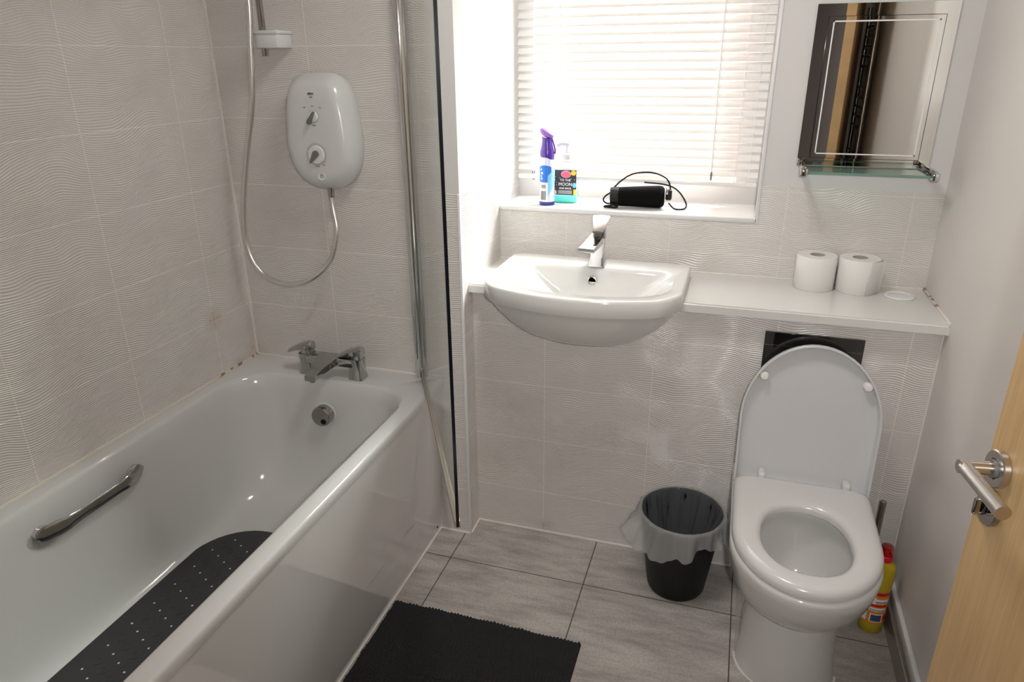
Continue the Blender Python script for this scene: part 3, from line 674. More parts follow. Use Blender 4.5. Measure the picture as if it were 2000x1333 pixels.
# ------------------------------------------------------------------ toilet
XT = 1.806
to = thing('toilet', 'white back-to-wall toilet with lid raised, right of the black bin', 'toilet', (XT, -0.15, 0))
def dring(hw, front, back, z, rf=0.97, cx=XT, rb=0.03, n=28):
    """D outline: straight sides, elliptical front (towards -y)"""
    L = hw * 1.25 * rf; yc = front + L; pts = []
    for i in range(n + 1):
        a = pi + pi * i / n
        pts.append((cx + hw * cos(a), yc + L * sin(a), z))
    m = 6
    for i in range(1, m): pts.append((cx + hw, lerp(yc, back - rb, i / m), z))
    for i in range(5): a = pi / 2 * i / 4; pts.append((cx + hw - rb + rb * cos(a), back - rb + rb * sin(a), z))
    for i in range(1, 6): pts.append((lerp(cx + hw - rb, cx - hw + rb, i / 6), back, z))
    for i in range(5): a = pi / 2 + pi / 2 * i / 4; pts.append((cx - hw + rb + rb * cos(a), back - rb + rb * sin(a), z))
    for i in range(1, m): pts.append((cx - hw, lerp(back - rb, yc, i / m), z))
    return pts
RB = YB - 0.0005
pan = [dring(0.128, -0.405, RB, 0.0, rf=.75), dring(0.127, -0.404, RB, 0.01, rf=.75), dring(0.120, -0.385, RB, 0.08, rf=.75), dring(0.117, -0.375, RB, 0.17, rf=.78), dring(0.120, -0.375, RB, 0.215, rf=.8),
       dring(0.128, -0.385, RB, 0.222, rf=.85), dring(0.140, -0.412, RB, 0.236), dring(0.154, -0.446, RB, 0.258), dring(0.165, -0.476, RB, 0.290), dring(0.175, -0.500, RB, 0.330), dring(0.180, -0.515, RB, 0.37), dring(0.1815, -0.520, RB, 0.393), dring(0.179, -0.517, RB - .002, 0.403), dring(0.172, -0.508, RB - .008, 0.407)]
def oring(hx, hy, cy, z, sh=2.2, n_=None):
    ref = dring(0.17, -0.5, RB, 0)
    o = []
    for x, y, _ in ref:
        a = math.atan2((y + 0.28) / 0.22, (x - XT) / 0.17)
        c, s = cos(a), sin(a); o.append((XT + hx * abs(c) ** (2 / sh) * (1 if c > 0 else -1), cy + hy * abs(s) ** (2 / sh) * (1 if s > 0 else -1), z))
    return o
bowl = [oring(0.128, 0.165, -0.305, 0.407), oring(0.120, 0.158, -0.305, 0.400), oring(0.118, 0.156, -0.305, 0.385), oring(0.124, 0.160, -0.303, 0.372), oring(0.122, 0.158, -0.30, 0.34), oring(0.105, 0.14, -0.29, 0.28), oring(0.08, 0.11, -0.275, 0.235)]
bm = bmesh.new(); loft(bm, pan + bowl + [oring(0.05, 0.07, -0.26, 0.205), oring(0.02, 0.03, -0.26, 0.195)], True, True, True); from_bm('pan', bm, 'pan', to, False, 50)
bm = bmesh.new(); loft(bm, [oring(0.052, 0.072, -0.262, 0.210)], True, True, False); from_bm('water', bm, 'water', to)
# seat ring
def seat_out(ins, z): return dring(0.178 - ins, -0.516 + ins, -0.045 - ins, z, rf=1.0, rb=0.035)
def seat_in(ins, z): return oring(0.108 - ins, 0.139 - ins, -0.310, z)
rings = [seat_in(0.0, 0.412), seat_in(-0.0, 0.424), seat_in(-0.004, 0.432), seat_in(-0.014, 0.4375), seat_in(-0.026, 0.4385), seat_out(0.024, 0.4385), seat_out(0.012, 0.4365), seat_out(0.003, 0.430), seat_out(0.0, 0.422), seat_out(0.0, 0.412), seat_in(0.0, 0.412)]
bm = bmesh.new(); loft(bm, rings); bmesh.ops.remove_doubles(bm, verts=bm.verts[:], dist=1e-5); from_bm('seat', bm, 'seat', to, False, 60)
for x, y in ((XT - .12, -0.40), (XT + .12, -0.40), (XT - .13, -0.10), (XT + .13, -0.10)): box('seat_buffer', (x - 0.01, y - 0.012, 0.405), (x + 0.01, y + 0.012, 0.413), 'white', to)
# raised lid, leaning back
lean = math.atan2(0.055, 0.43)
ML = Matrix.Translation((XT, -0.050, 0.400)) @ Matrix.Rotation(-lean, 4, 'X')
def lring(ins, y, top=0.432, bot=-0.008):
    hw = 0.183 - ins; zb = bot + ins; zt_ = top - ins; L = hw * 1.22; zc_ = zt_ - L; pts = []; n = 30; rb = 0.02
    for i in range(n + 1):
        a = pi * i / n; pts.append((hw * cos(a) * (1.0), y, zc_ + L * sin(a)))
    for i in range(1, 6): pts.append((-hw * lerp(1, .985, i / 6), y, lerp(zc_, zb + rb, i / 6)))
    for i in range(5): a = pi + pi / 2 * i / 4; pts.append((-hw * .985 + rb + rb * cos(a), y, zb + rb + rb * sin(a)))
    for i in range(1, 6): pts.append((lerp(-hw * .985 + rb, hw * .985 - rb, i / 6), y, zb))
    for i in range(5): a = -pi / 2 + pi / 2 * i / 4; pts.append((hw * .985 - rb + rb * cos(a), y, zb + rb + rb * sin(a)))
    for i in range(1, 6): pts.append((hw * lerp(.985, 1, i / 6), y, lerp(zb + rb, zc_, i / 6)))
    return [ML @ Vector(p) for p in pts]
rings = [lring(0.03, 0.032), lring(0.010, 0.030), lring(0.002, 0.020), lring(0.0, 0.004), lring(0.001, -0.002), lring(0.004, -0.003), lring(0.0065, -0.002), lring(0.0095, 0.017), lring(0.013, 0.021), lring(0.05, 0.022)]
bm = bmesh.new(); loft(bm, rings, True, True, True); ld = from_bm('lid', bm, 'lid', to, False, 50); ld['label'] = 'raised toilet lid, leaning back on the wall'
for sx, z in ((-0.130, 0.330), (0.134, 0.330)):
    b_ = lathe('lid_buffer', (0, 0, 0), [(0.0125, 0.020), (0.0125, 0.002), (0.009, -0.003), (0.001, -0.004)], M['paper'], ld, 20, 'y', mtx=ML @ Matrix.Translation((sx, 0, z)))
for sx in (-0.105, 0.118):
    bm = bmesh.new(); bx(bm, (XT + sx - 0.010, -0.066, 0.405), (XT + sx + 0.010, -0.028, 0.452), 0.006, 3); from_bm('hinge', bm, 'seat', to, False, 35)
# clear sealant bead at the foot and fixing screw
bm = bmesh.new(); sweep(bm, [(p[0] , p[1], 0.001) for p in [((q[0] - XT) * 1.02 + XT, q[1] - 0.002) for q in dring(0.128, -0.405, RB, 0.0, rf=.75)][:28] ], 0.003, 6); from_bm('sealant_bead', bm, 'seal', to)
lathe('fixing_cap', (XT - 0.128, -0.075, 0.055), [(0.001, 0.0), (0.007, 0.001), (0.007, 0.006)], 'chrome', to, 16, 'x')

fp = thing('flush_plate', 'glossy black glass flush plate on the wall behind the raised toilet lid', 'flush plate', (1.797, YB, 0.745))
box('plate', (1.668, YB - 0.010, 0.660), (1.927, YB - 0.0004, 0.829), 'blackglass', fp, bev=0.001)
bm = bmesh.new(); bx(bm, (1.672, YB - 0.0104, 0.790), (1.923, YB - 0.0095, 0.7912)); from_bm('button_gap', bm, 'chrome_dark', fp)

# ------------------------------------------------------------------ bin with liner
BX, BY, BH = 1.492, -0.052, 0.277
bn = thing('waste_bin', 'small black plastic waste bin standing left of the toilet', 'bin', (BX, BY, 0))
lathe('bin_body', (BX, BY, 0), [(0.074, 0.0), (0.084, 0.003), (0.088, 0.010), (0.122, BH - 0.01), (0.126, BH - 0.006), (0.126, BH), (0.121, BH), (0.118, BH - 0.01), (0.084, 0.012), (0.001, 0.008)], 'black', bn, 56)
bm = bmesh.new(); rnd = random.Random(3); n = 160; rings = []
ph = [rnd.uniform(0, 6.28) for _ in range(8)]
def fold(a, s): return (sin(a * 9 + ph[0]) * .5 + sin(a * 17 + ph[1] + s * 3) * .35 + sin(a * 31 + ph[2]) * .25 + sin(a * 5 + ph[3] + s * 2) * .4)
spec = [(0.066, 0.03, 0.009), (0.076, 0.08, 0.010), (0.090, 0.15, 0.010), (0.103, 0.21, 0.008), (0.112, 0.25, 0.005), (0.1165, BH - 0.004, 0.0015), (0.1205, BH + 0.002, 0.0008), (0.127, BH + 0.003, 0.0012), (0.1315, BH - 0.004, 0.0025), (0.134, BH - 0.02, 0.0045), (0.138, BH - 0.045, 0.0075), (0.142, BH - 0.068, 0.011)]
for k, (r, z, am) in enumerate(spec):
    rg = []
    for i in range(n):
        a = 2 * pi * i / n; f = fold(a, k * .25)
        rr = r + am * f + (rnd.uniform(-1, 1) * 0.0012 if am > 0.003 else 0); zz = z
        if k == len(spec) - 1: zz += 0.020 * sin(a * 3 + ph[4]) + 0.010 * sin(a * 11 + ph[5]) - 0.028 * max(0, cos(a - radians(212))) ** 6; rr += 0.028 * max(0, cos(a - radians(200))) ** 4
        if k == len(spec) - 2: zz += 0.010 * sin(a * 3 + ph[4]); rr += 0.016 * max(0, cos(a - radians(200))) ** 4
        lim = (YB - 0.008 - BY)
        x, y = rr * cos(a), rr * sin(a)
        if y > lim: y = lim
        rg.append((BX + x, BY + y, zz))
    rings.append(rg)
loft(bm, rings[:7], True, True, False, 1); loft(bm, rings[6:], True, False, False, 0); bmesh.ops.remove_doubles(bm, verts=bm.verts[:], dist=1e-6)
ln = from_bm('bin_liner', bm, ['liner', 'liner_shaded'], None, True); tag(ln, 'crumpled translucent bag lining the black waste bin, folded over its rim', 'bin bag')

# ------------------------------------------------------------------ charcoal bobble mat on the floor
bm = bmesh.new(); mx0, mx1, my0, my1 = 0.678, 1.262, -0.80, -0.385; px = 0.0105; k = 6
nx = int((mx1 - mx0) / px * k); ny = int((my1 - my0) / px * k); rnd = random.Random(5); g = []
amp = {}
for i in range(nx + 1):
    row = []
    for j in range(ny + 1):
        x = lerp(mx0, mx1, i / nx); y = lerp(my0, my1, j / ny)
        wx = x + 0.0016 * sin(y * 60 + x * 13) + .0012 * sin(y * 23); wy = y + 0.0022 * sin(x * 48) + 0.0015 * sin(x * 17 + y * 30)
        u, v = wx / px, wy / px; key = (int(u), int(v)); a = amp.setdefault(key, rnd.uniform(0.65, 1.1))
        h = 0.0045 + 0.0105 * a * (abs(sin(pi * u)) * abs(sin(pi * v))) ** 0.6
        e = min(i, nx - i, j, ny - j)
        if e < 2: h = 0.001 + 0.004 * e / 2
        row.append(bm.verts.new((x, y + 0.002 * sin(x * 9) * (1 if e < 99 else 0), h)))
    g.append(row)
for i in range(nx):
    for j in range(ny): bm.faces.new((g[i][j], g[i + 1][j], g[i + 1][j + 1], g[i][j + 1]))
mm = from_bm('floor_mat', bm, 'chenille', None, True); tag(mm, 'charcoal bobbly chenille mat on the floor beside the bath', 'mat')

# ------------------------------------------------------------------ door with handle
F = Vector((1.912, -0.941)); H = Vector((2.038, -1.742)); dd = (H - F).normalized(); nn = Vector((dd.y, -dd.x)); LD = (H - F).length
dr = structure(bpy.data.objects.new('door_1', None)); COL.objects.link(dr); dr.location = (H.x, H.y, 0)
MD = Matrix(((dd.x, -nn.x, 0, F.x), (dd.y, -nn.y, 0, F.y), (0, 0, 1, 0), (0, 0, 0, 1)))      # u along door, v into the slab
bm = bmesh.new(); bx(bm, (0, 0, 0.008), (LD, 0.040, 1.985), 0.0015, 1)
me = bpy.data.meshes.new('door_leaf'); bmesh.ops.recalc_face_normals(bm, faces=bm.faces[:]); bm.to_mesh(me); bm.free()
leaf = link('door_leaf', me, 'wood', None, False); leaf.matrix_world = MD; leaf.parent = dr; leaf.matrix_parent_inverse = Matrix.Translation(dr.location).inverted()
# object coordinates run u along the door; grain follows z
hu, hz = 0.036, 1.052
def dpt(u, v, z): return MD @ Vector((u, v, z))
def dl(name, u, z, prof, mat, parent, n=40):
    bm = bmesh.new(); rings = []
    for r, h in prof: rings.append([dpt(u + max(r, 1e-4) * cos(2 * pi * i / n), -h, z + max(r, 1e-4) * sin(2 * pi * i / n)) for i in range(n)])
    loft(bm, rings, True, True, True); return from_bm(name, bm, mat, parent, False, 40)
hd = bpy.data.objects.new('door_handle', None); COL.objects.link(hd); hd.parent = dr; hd.location = Vector(dpt(hu, 0, hz)) - dr.location
def par(o):
    o.parent = hd; o.matrix_parent_inverse = Matrix.Translation(dpt(hu, 0, hz)).inverted(); return o
par(dl('rose', hu, hz, [(0.0245, 0.0), (0.0255, 0.001), (0.0255, 0.008), (0.024, 0.0095), (0.014, 0.0095), (0.013, 0.006), (0.001, 0.006)], 'steel', None))
par(dl('neck_washer', hu, hz, [(0.0125, 0.006), (0.0125, 0.013), (0.001, 0.0135)], 'greyp', None))
bm = bmesh.new()
sweep(bm, [dpt(hu, -0.010, hz), dpt(hu, -0.052, hz)], 0.0092, 24); par(from_bm('neck', bm, 'steel', None, False, 40))
bm = bmesh.new(); sweep(bm, [dpt(hu + 0.002, -0.0445, hz), dpt(hu + 0.104, -0.0445, hz)], 0.0095, 28); par(from_bm('lever', bm, 'steel', None, False, 40))
par(dl('lock_rose', hu + 0.004, hz - 0.056, [(0.0245, 0.0), (0.0255, 0.001), (0.0255, 0.007), (0.024, 0.0085), (0.001, 0.0085)], 'chrome_dark', None))
bm = bmesh.new(); bx(bm, (-0.004, -0.024, -0.012), (0.004, -0.008, 0.012), 0.003, 2, mtx=MD @ Matrix.Translation((hu + 0.004, 0, hz - 0.056)) @ Matrix.Rotation(radians(0), 4, 'Y')); par(from_bm('thumb_turn', bm, 'chrome_dark', None, False, 40))
# door lining
bm = bmesh.new(); bx(bm, (DX0 - 0.0, YF - 0.1, 0), (DX0 + 0.02, YF, DZ)); bx(bm, (DX1 - 0.008, YF - 0.1, 0), (DX1, YF - 0.01, DZ)); structure(from_bm('trim_13', bm, 'trim'))

# ------------------------------------------------------------------ mirror with shelf
mr = thing('wall_mirror', 'rectangular wall mirror with mirrored frame and small glass shelf, right of the window', 'mirror', (1.88, YW, 1.46))
mxa, mxb, mza, mzb = 1.708, 2.055, 1.254, 1.683; ym = YW - 0.012; wv = 0.036
bm = bmesh.new()
o_ = [(mxa, YW - 0.006, mza), (mxb, YW - 0.006, mza), (mxb, YW - 0.006, mzb), (mxa, YW - 0.006, mzb)]
i_ = [(mxa + wv, YW - 0.0063, mza + wv), (mxb - wv, YW - 0.0063, mza + wv), (mxb - wv, YW - 0.0063, mzb - wv), (mxa + wv, YW - 0.0063, mzb - wv)]
bk_ = [(p[0], YW - 0.0004, p[2]) for p in o_]
loft(bm, [bk_, o_, i_], True, True, True); from_bm('mirror_frame', bm, 'mirror', mr)
gx0, gx1, gz0, gz1 = mxa + wv - 0.003, mxb - wv + 0.003, mza + wv - 0.012, mzb - wv + 0.003
gl = box('mirror_glass', (gx0, YW - 0.020, gz0), (gx1, YW - 0.0055, gz1), 'mirror', mr)
bm = bmesh.new(); sw = 0.0014; ys0, ys1 = YW - 0.0203, YW - 0.006
bx(bm, (gx0 - sw, ys0, gz0), (gx0, ys1, gz1)); bx(bm, (gx1, ys0, gz0), (gx1 + sw, ys1, gz1)); bx(bm, (gx0 - sw, ys0, gz1), (gx1 + sw, ys1, gz1 + sw)); bx(bm, (gx0 - sw, ys0, gz0 - sw), (gx1 + sw, ys1, gz0))
from_bm('mirror_seam', bm, 'edge', gl)
bm = bmesh.new(); q = 0.010; w = 0.0035; yy = YW - 0.0205
for a, b in (((gx0 + q, gz0 + q), (gx1 - q, gz0 + q + w)), ((gx0 + q, gz1 - q - w), (gx1 - q, gz1 - q)), ((gx0 + q, gz0 + q), (gx0 + q + w, gz1 - q)), ((gx1 - q - w, gz0 + q), (gx1 - q, gz1 - q))):
    bx(bm, (a[0], yy, a[1]), (b[0], yy + 0.001, b[1]))
o = from_bm('etched_border', bm, 'etched', gl); o['label'] = 'frosted white border line'
bm = bmesh.new(); bx(bm, (1.722, 0.240, 1.246), (2.040, YW - 0.002, 1.252), 0.001); o = from_bm('glass_shelf', bm, ['shelf', 'glassedge'], mr)
for p in o.data.polygons:
    if abs(p.normal.z) < 0.5: p.material_index = 1
for x in (1.722, 2.050):
    bm = bmesh.new(); bx(bm, (x - 0.010, 0.232, 1.238), (x + 0.010, 0.256, 1.260), 0.004); bx(bm, (x - 0.007, 0.25, 1.241), (x + 0.007, YW - 0.0004, 1.264), 0.005); from_bm('bracket', bm, 'chrome', mr, False, 40)

# ------------------------------------------------------------------ toilet rolls
def roll(name, x, y, label, flap=False):
    r = thing(name, label, 'toilet roll', (x, y, ZC), 'toilet rolls on the worktop')
    lathe('paper_roll', (x, y, ZC), [(0.021, 0.001), (0.055, 0.0), (0.0565, 0.002), (0.0565, 0.099), (0.055, 0.101), (0.021, 0.101)], 'paper', r, 56, caps=(False, False))
    o = lathe('core_tube', (x, y, ZC), [(0.0215, 0.0), (0.0215, 0.1012), (0.0195, 0.1012), (0.0195, 0.0005), (0.001, 0.0005)], 'card', r, 32, caps=(False, False)); o['label'] = 'grey cardboard core'
    if flap:
        bm = bmesh.new(); pts = []
        for i in range(10):
            s = i / 9; a = radians(-70 + 60 * min(1, s * 1.3)); rr = 0.0572 + 0.014 * max(0, s - 0.45)
            pts.append((x + rr * cos(a), y + rr * sin(a)))
        loft(bm, [[(p[0], p[1], ZC + 0.001) for p in pts] + [(p[0], p[1] + 0.0006, ZC + 0.001) for p in pts[::-1]], [(p[0] * 1.0 + 0.004 * (i / 9), p[1], ZC + 0.1005 - 0.003 * (i / 9)) for i, p in enumerate(pts)] + [(p[0] + 0.004 * ((9 - i) / 9), p[1] + 0.0006, ZC + 0.1005) for i, p in enumerate(pts[::-1])]], True, True, True)
        from_bm('loose_sheet', bm, 'paper', r, True)
    return r
roll('toilet_roll', 1.797, 0.308, 'white toilet roll on the worktop, the one nearer the basin')
roll('toilet_roll', 1.914, 0.308, 'white toilet roll with a loose end sheet, the one nearer the round vent', True)

# ------------------------------------------------------------------ window sill objects
sx, sy = 0.931, 0.432
sc_ = thing('air_freshener', 'white and blue aerosol can with purple trigger top, at the left of the window sill', 'air freshener', (sx, sy, ZS))
lathe('can', (sx, sy, ZS), [(0.0235, 0.008), (0.0255, 0.010), (0.0255, 0.125), (0.025, 0.135), (0.023, 0.148), (0.0225, 0.165)], 'can', sc_, 40)
lathe('base_cap', (sx, sy, ZS), [(0.0255, 0.0), (0.0262, 0.002), (0.0262, 0.011), (0.0255, 0.012)], 'navy', sc_, 40)
def patch(name, cx, cy, r, a0, a1, zf0, zf1, mat, parent, n=14):
    bm = bmesh.new(); rr = []
    for i in range(n + 1):
        s = i / n; a = radians(lerp(a0, a1, s)); z0, z1 = zf0(s) if callable(zf0) else zf0, zf1(s) if callable(zf1) else zf1
        rr.append([(cx + q * cos(a), cy + q * sin(a), z) for q, z in ((r, z0), (r, z1), (r - 0.0006, z1), (r - 0.0006, z0))])
    loft(bm, rr, True, True, True); return from_bm(name, bm, mat, parent, False, 30)
patch('blue_label', sx, sy, 0.0261, 215, 318, ZS + 0.078, lambda s: ZS + 0.128 + 0.006 * sin(pi * s), 'blue', sc_)
patch('pale_swirl', sx, sy, 0.0264, 290, 360, lambda s: ZS + 0.03 + 0.05 * s, lambda s: ZS + 0.10 + 0.03 * s, 'sky', sc_)
patch('barcode_panel', sx, sy, 0.0263, 225, 292, ZS + 0.014, ZS + 0.075, 'wh', sc_)
bm = bmesh.new()
for i in range(11):
    a = radians(238 + i * 3.8); w = (0.0004, 0.0007)[i % 3 == 0]
    c = Vector((sx + 0.0266 * cos(a), sy + 0.0266 * sin(a), ZS + 0.034)); bx(bm, (-w, -0.0002, -0.015), (w, 0.0002, 0.015), mtx=Matrix.Translation(c) @ Matrix.Rotation(a - pi / 2, 4, 'Z'))
    if i % 2: bx(bm, (-0.001, -0.0002, 0.024), (0.001, 0.0002, 0.036), mtx=Matrix.Translation(c) @ Matrix.Rotation(a - pi / 2, 4, 'Z'))
from_bm('barcode', bm, 'greyp', sc_)
bm = bmesh.new()
for (a, z, s) in ((236, 0.120, .0028), (244, 0.108, .0040), (238, 0.098, .0026), (242, 0.090, .003)):
    c = Vector((sx + 0.0262 * cos(radians(a)), sy + 0.0262 * sin(radians(a)), ZS + z)); bx(bm, (-s, -0.0002, -s * .9), (s, 0.0003, s * .9), 0.0001, 1, mtx=Matrix.Translation(c) @ Matrix.Rotation(radians(a) - pi / 2, 4, 'Z'))
from_bm('white_print', bm, 'wh', sc_)
bm = bmesh.new(); rg = []
for (dx, hwx, hwy, z, tl) in ((0.000, 0.0235, 0.0225, 0.156, -0.22), (0.000, 0.0245, 0.0235, 0.168, -0.18), (0.000, 0.0222, 0.021, 0.183, -0.10), (-0.001, 0.0180, 0.018, 0.200, 0), (-0.001, 0.0165, 0.017, 0.212, 0), (-0.002, 0.0175, 0.017, 0.222, -0.10)):
    rg.append([(sx + dx + hwx * cos(2 * pi * i / 32), sy + hwy * sin(2 * pi * i / 32), ZS + z + tl * hwx * cos(2 * pi * i / 32)) for i in range(32)])
loft(bm, rg, True, True, True); from_bm('trigger_body', bm, 'purple', sc_, False, 50)
bm = bmesh.new(); ME_ = Matrix.Translation((sx - 0.002, sy, ZS + 0.235)) @ Matrix.Rotation(radians(28), 4, 'Y')
loft(bm, [[ME_ @ Vector((r * 1.28 * cos(2 * pi * i / 32) , r * cos(0) * sin(2 * pi * i / 32), h)) for i in range(32)] for r, h in ((0.012, -0.010), (0.0175, -0.006), (0.0205, 0.0), (0.0185, 0.006), (0.010, 0.010), (0.0005, 0.0108))], True, True, True)
from_bm('spray_head', bm, 'violet', sc_, False, 60)
tube('trigger_lever', [(sx + 0.014, sy, ZS + 0.222), (sx + 0.020, sy, ZS + 0.205), (sx + 0.026, sy, ZS + 0.185), (sx + 0.026, sy, ZS + 0.170)], 0.0028, 'purple', sc_, 10, 5)

bxx, byy = 0.984, 0.492
sb = thing('hand_soap_bottle', 'clear pump bottle with black starry label and teal soap, behind the aerosol can', 'soap bottle', (bxx, byy, ZS))
bm = bmesh.new(); loft(bm, [rrect(bxx - a, bxx + a, byy - b, byy + b, min(a, b) * .45, ZS + z, 5, 4) for a, b, z in ((0.038, 0.020, 0.0), (0.041, 0.023, 0.004), (0.041, 0.023, 0.112), (0.034, 0.020, 0.128), (0.016, 0.014, 0.136), (0.013, 0.013, 0.150))], True, True, True)
from_bm('clear_body', bm, 'bottlepl', sb, False, 40)
bm = bmesh.new(); loft(bm, [rrect(bxx - a, bxx + a, byy - b, byy + b, min(a, b) * .45, ZS + z, 5, 4) for a, b, z in ((0.036, 0.018, 0.002), (0.039, 0.021, 0.006), (0.039, 0.021, 0.024))], True, True, True)
o = from_bm('soap', bm, 'teal', sb, False, 40); o['label'] = 'teal liquid soap'
lf = byy - 0.0236
lb = box('label_panel', (bxx - 0.040, lf - 0.0008, ZS + 0.028), (bxx + 0.040, lf, ZS + 0.112), 'lblack', sb)
def disc(name, dx, dz, rx, rz, mat, dy=0.0004):
    bm = bmesh.new(); loft(bm, [circ((bxx + dx, lf - 0.0008 - dy, ZS + dz), rx, 28, 'y', rz), circ((bxx + dx, lf - 0.0006, ZS + dz), rx, 28, 'y', rz)], True, True, True); return from_bm(name, bm, mat, lb)
disc('pink_logo', 0.004, 0.098, 0.0175, 0.012, 'rose'); disc('pink_logo', 0.004, 0.097, 0.0155, 0.010, 'pink', 0.0006)
disc('moon_print', 0.030, 0.103, 0.009, 0.0085, 'yel'); disc('moon_print', -0.036, 0.036, 0.008, 0.0085, 'rose'); disc('moon_print', 0.034, 0.062, 0.007, 0.0085, 'cyan')
box('yellow_print', (bxx + 0.031, lf - 0.0013, ZS + 0.029), (bxx + 0.040, lf - 0.0006, ZS + 0.048), 'yel', lb)
for (s, dz, sz) in (('TO THE', 0.078, 0.0105), ('MOON', 0.064, 0.0150), ('AND BACK', 0.0505, 0.0085)):
    text('lettering', s, sz, Matrix.Translation((bxx + 0.002, lf - 0.0011, ZS + dz)) @ FACE_Y, 'wh', lb, bold=0.0002)
for i in range(4): box('small_print', (bxx - 0.025 + 0.004 * (i % 2), lf - 0.0011, ZS + 0.0325 + i * 0.0032), (bxx + 0.026, lf - 0.0007, ZS + 0.0337 + i * 0.0032), 'wh', lb)
for (dx, dz) in ((-0.034, 0.078), (-0.030, 0.070), (-0.036, 0.060), (-0.028, 0.062), (-0.032, 0.088), (0.022, 0.083), (0.034, 0.080), (-0.034, 0.050), (-0.018, 0.086)): box('star_print', (bxx + dx - .001, lf - 0.0011, ZS + dz - .001), (bxx + dx + .001, lf - 0.0007, ZS + dz + .001), 'wh', lb)
lathe('pump_collar', (bxx, byy, ZS + 0.146), [(0.015, 0), (0.0155, 0.002), (0.0155, 0.016), (0.013, 0.018)], 'white', sb, 28)
bm = bmesh.new(); sweep(bm, [(bxx, byy, ZS + 0.162), (bxx, byy, ZS + 0.190)], 0.004, 14); sweep(bm, [(bxx + 0.008, byy, ZS + 0.194), (bxx - 0.02, byy, ZS + 0.196), (bxx - 0.034, byy - 0.002, ZS + 0.190)], 0.0062, 14); from_bm('pump_head', bm, 'white', sb, False, 40)

sp_ = thing('portable_speaker', 'black fabric-covered cylinder speaker lying on the window sill with its cord looped', 'speaker', (1.23, 0.462, ZS))
a0 = Vector((1.150, 0.452, ZS + 0.0335)); a1 = Vector((1.322, 0.472, ZS + 0.037)); ax = (a1 - a0)
def spc(s): return a0 + ax * s
bm = bmesh.new(); pr_ = [(0.0, 0.022), (0.015, 0.0275), (0.05, 0.0295), (0.15, 0.0310), (0.6, 0.0345), (0.9, 0.0360), (0.96, 0.034), (1.0, 0.026)]
N_ = 36; side = ax.cross(Vector((0, 0, 1))).normalized(); upv = side.cross(ax).normalized()
loft(bm, [[spc(s) + side * r * cos(2 * pi * i / N_) + upv * r * sin(2 * pi * i / N_) for i in range(N_)] for s, r in pr_[1:]], True, True, True); from_bm('speaker_body', bm, 'fabric', sp_, False, 50)
bm = bmesh.new(); loft(bm, [[spc(s) + side * r * cos(2 * pi * i / N_) + upv * r * sin(2 * pi * i / N_) for i in range(N_)] for s, r in ((-0.03, 0.027), (-0.02, 0.0305), (0.12, 0.0325), (0.13, 0.0318))], True, True, True); from_bm('end_cap', bm, 'leather', sp_, False, 50)
tube('cord', [spc(0.04) + upv * .03, (1.178, 0.47, ZS + 0.085), (1.215, 0.475, ZS + 0.107), (1.275, 0.478, ZS + 0.113), (1.325, 0.475, ZS + 0.095), (1.340, 0.470, ZS + 0.06), (1.338, 0.460, ZS + 0.035)], 0.0028, 'leather', sp_, 10, 8)
tube('cord', [(1.25, 0.50, ZS + 0.077), (1.32, 0.50, ZS + 0.072), (1.362, 0.495, ZS + 0.055), (1.392, 0.475, ZS + 0.020), (1.390, 0.455, ZS + 0.004), (1.360, 0.445, ZS + 0.004), (1.338, 0.455, ZS + 0.02)], 0.0028, 'leather', sp_, 10, 8)
tube('cord', [(1.148, 0.45, ZS + 0.048), (1.128, 0.452, ZS + 0.033), (1.122, 0.456, ZS + 0.018), (1.135, 0.46, ZS + 0.008), (1.150, 0.455, ZS + 0.012)], 0.0028, 'leather', sp_, 10, 8)
tube('cord', [(1.165, 0.42, ZS + 0.012), (1.138, 0.425, ZS + 0.006), (1.132, 0.428, ZS + 0.0035), (1.165, 0.420, ZS + 0.0035), (1.178, 0.418, ZS + 0.008)], 0.0034, 'leather', sp_, 10, 8)
bm = bmesh.new(); bx(bm, (1.326, 0.455, ZS + 0.028), (1.346, 0.475, ZS + 0.062), 0.005); from_bm('plug_end', bm, 'leather', sp_, False, 35)
box('silver_clip', (1.3275, 0.4535, ZS + 0.048), (1.3345, 0.459, ZS + 0.070), 'steel', sp_, bev=0.001)

# ------------------------------------------------------------------ cleaner bottle and toilet brush
bt_ = thing('cleaner_bottle', 'yellow toilet cleaner bottle with bent neck and red cap beside the toilet', 'bottle', (2.052, -0.078, 0))
bm = bmesh.new(); rings = []
for z, dx, a, b in ((0.0, 0, 0.026, 0.021), (0.004, 0, 0.031, 0.026), (0.03, 0, 0.033, 0.028), (0.13, 0.000, 0.031, 0.026), (0.165, 0.004, 0.029, 0.025), (0.19, 0.008, 0.027, 0.023), (0.215, 0.010, 0.025, 0.022), (0.235, 0.006, 0.023, 0.020), (0.242, 0.003, 0.017, 0.016), (0.246, 0.001, 0.015, 0.015)):
    rings.append([(2.050 + dx + a * cos(2 * pi * i / 32), -0.078 + b * sin(2 * pi * i / 32), z) for i in range(32)])
loft(bm, rings, True, True, True); from_bm('bottle_body', bm, 'by', bt_, False, 60)
def ep(name, a0_, a1_, z0, z1, mat, off=0.0008, n=14):
    bm = bmesh.new(); rr = []
    for i in range(n + 1):
        a = radians(lerp(a0_, a1_, i / n))
        def q(z, o): 
            k = lerp(1, 0.94, min(1, max(0, (z - .03) / .1))); return (2.050 + (0.033 * k + o) * cos(a), -0.078 + (0.028 * k + o) * sin(a), z)
        rr.append([q(z0, off), q(z1, off), q(z1, off - .0006), q(z0, off - .0006)])
    loft(bm, rr, True, True, True); return from_bm(name, bm, mat, lab, False, 30)
lab = None
lab = ep('label_wrap', 190, 352, 0.042, 0.148, 'bo'); lab.parent = bt_; lab.matrix_parent_inverse = bt_.matrix_basis.inverted()
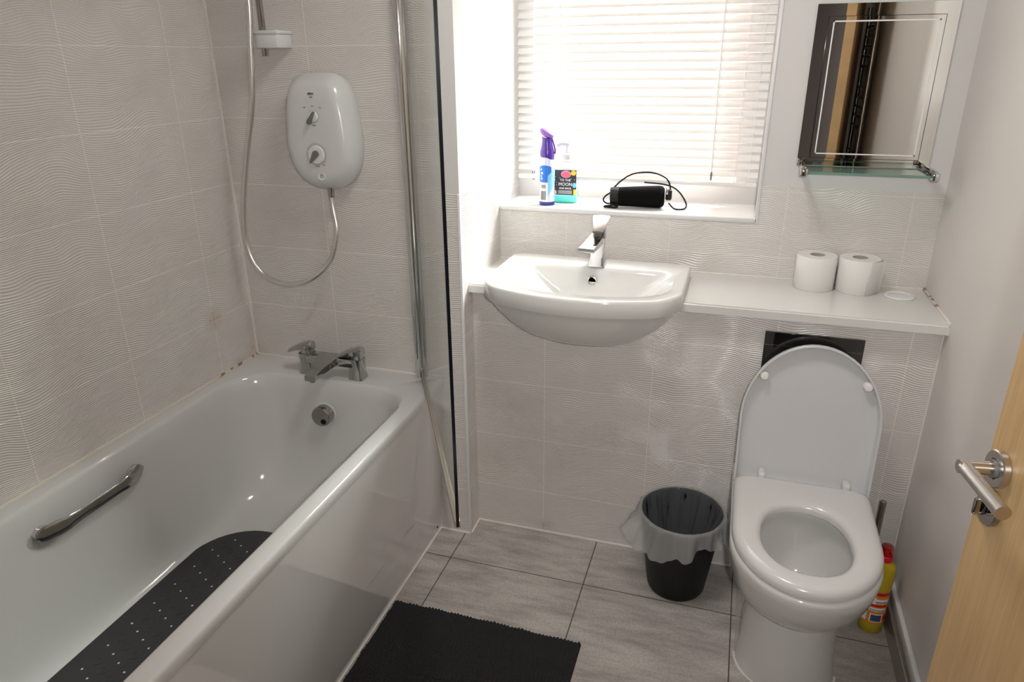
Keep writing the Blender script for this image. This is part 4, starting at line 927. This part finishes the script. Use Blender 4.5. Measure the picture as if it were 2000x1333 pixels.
for args in (('red_band', 200, 340, 0.138, 0.149, 'br', .0013), ('white_patch', 215, 262, 0.108, 0.130, 'wh', .0013), ('white_patch', 262, 325, 0.112, 0.126, 'wh', .0013), ('red_text_block', 222, 318, 0.100, 0.107, 'br', .0014), ('white_patch', 236, 316, 0.084, 0.096, 'wh', .0013), ('blue_patch', 252, 300, 0.0500, 0.0720, 'bluel', .0018), ('white_patch', 246, 306, 0.0470, 0.0750, 'wh', .0013), ('grey_text', 262, 318, 0.115, 0.118, 'bluel', .0018), ('grey_text', 240, 312, 0.0875, 0.0895, 'bluel', .0018), ('white_patch', 196, 232, 0.046, 0.094, 'wh', .0013), ('red_text_block', 312, 336, 0.055, 0.070, 'br', .0014)):
    ep(*args)
lathe('cap_collar', (2.051, -0.078, 0.246), [(0.0185, 0), (0.019, 0.001), (0.019, 0.016), (0.0175, 0.018)], 'br', bt_, 28)
lathe('clear_cap', (2.051, -0.078, 0.264), [(0.0165, 0), (0.0165, 0.022), (0.015, 0.027), (0.001, 0.028)], 'redcap', bt_, 28)
lathe('nozzle', (2.051, -0.078, 0.264), [(0.007, 0), (0.0065, 0.016), (0.004, 0.023), (0.001, 0.0235)], 'br', bt_, 20)

br = thing('toilet_brush', 'toilet brush with slim dark metal handle in a holder behind the toilet', 'toilet brush', (2.045, 0.022, 0))
lathe('holder', (2.041, 0.022, 0), [(0.040, 0), (0.042, 0.003), (0.042, 0.13), (0.040, 0.133), (0.012, 0.134)], 'steel', br, 36)
lathe('brush_handle', (2.041, 0.022, 0.13), [(0.0085, 0), (0.0085, 0.222), (0.009, 0.224), (0.009, 0.238), (0.0075, 0.240)], 'chrome_dark', br, 20)

# ------------------------------------------------------------------ towel rail behind the door (seen in the mirror)
tr = thing('towel_radiator', 'chrome ladder towel radiator behind the door, seen in the wall mirror', 'radiator', (2.08, -1.36, 0.9))
for y in (-1.30, -1.60): lathe('rail_post', (2.085, y, 0.9), [(0.010, 0), (0.011, .002), (0.011, 0.9), (0.010, 0.902)], 'chrome', tr, 20)
for z in [0.96 + 0.045 * i for i in range(4)] + [1.22 + 0.045 * i for i in range(5)] + [1.50 + 0.045 * i for i in range(5)]:
    bm = bmesh.new(); sweep(bm, [(2.085, -1.30, z), (2.085, -1.60, z)], 0.007, 14); from_bm('rung', bm, 'chrome', tr, False, 50)
for y in (-1.31, -1.59): box('wall_fixing', (2.09, y - .008, 1.70), (XR, y + .008, 1.716), 'chrome', tr)

# ------------------------------------------------------------------ added ceiling light fitting, out of view
cl = thing('added_ceiling_light', 'round flush ceiling light added out of view for general light', 'ceiling light', (1.25, -0.55, HZ))
lathe('light_base', (1.25, -0.55, HZ), [(0.17, 0), (0.17, -0.03), (0.16, -0.035)], 'trim', cl, 48, caps=(True, True))
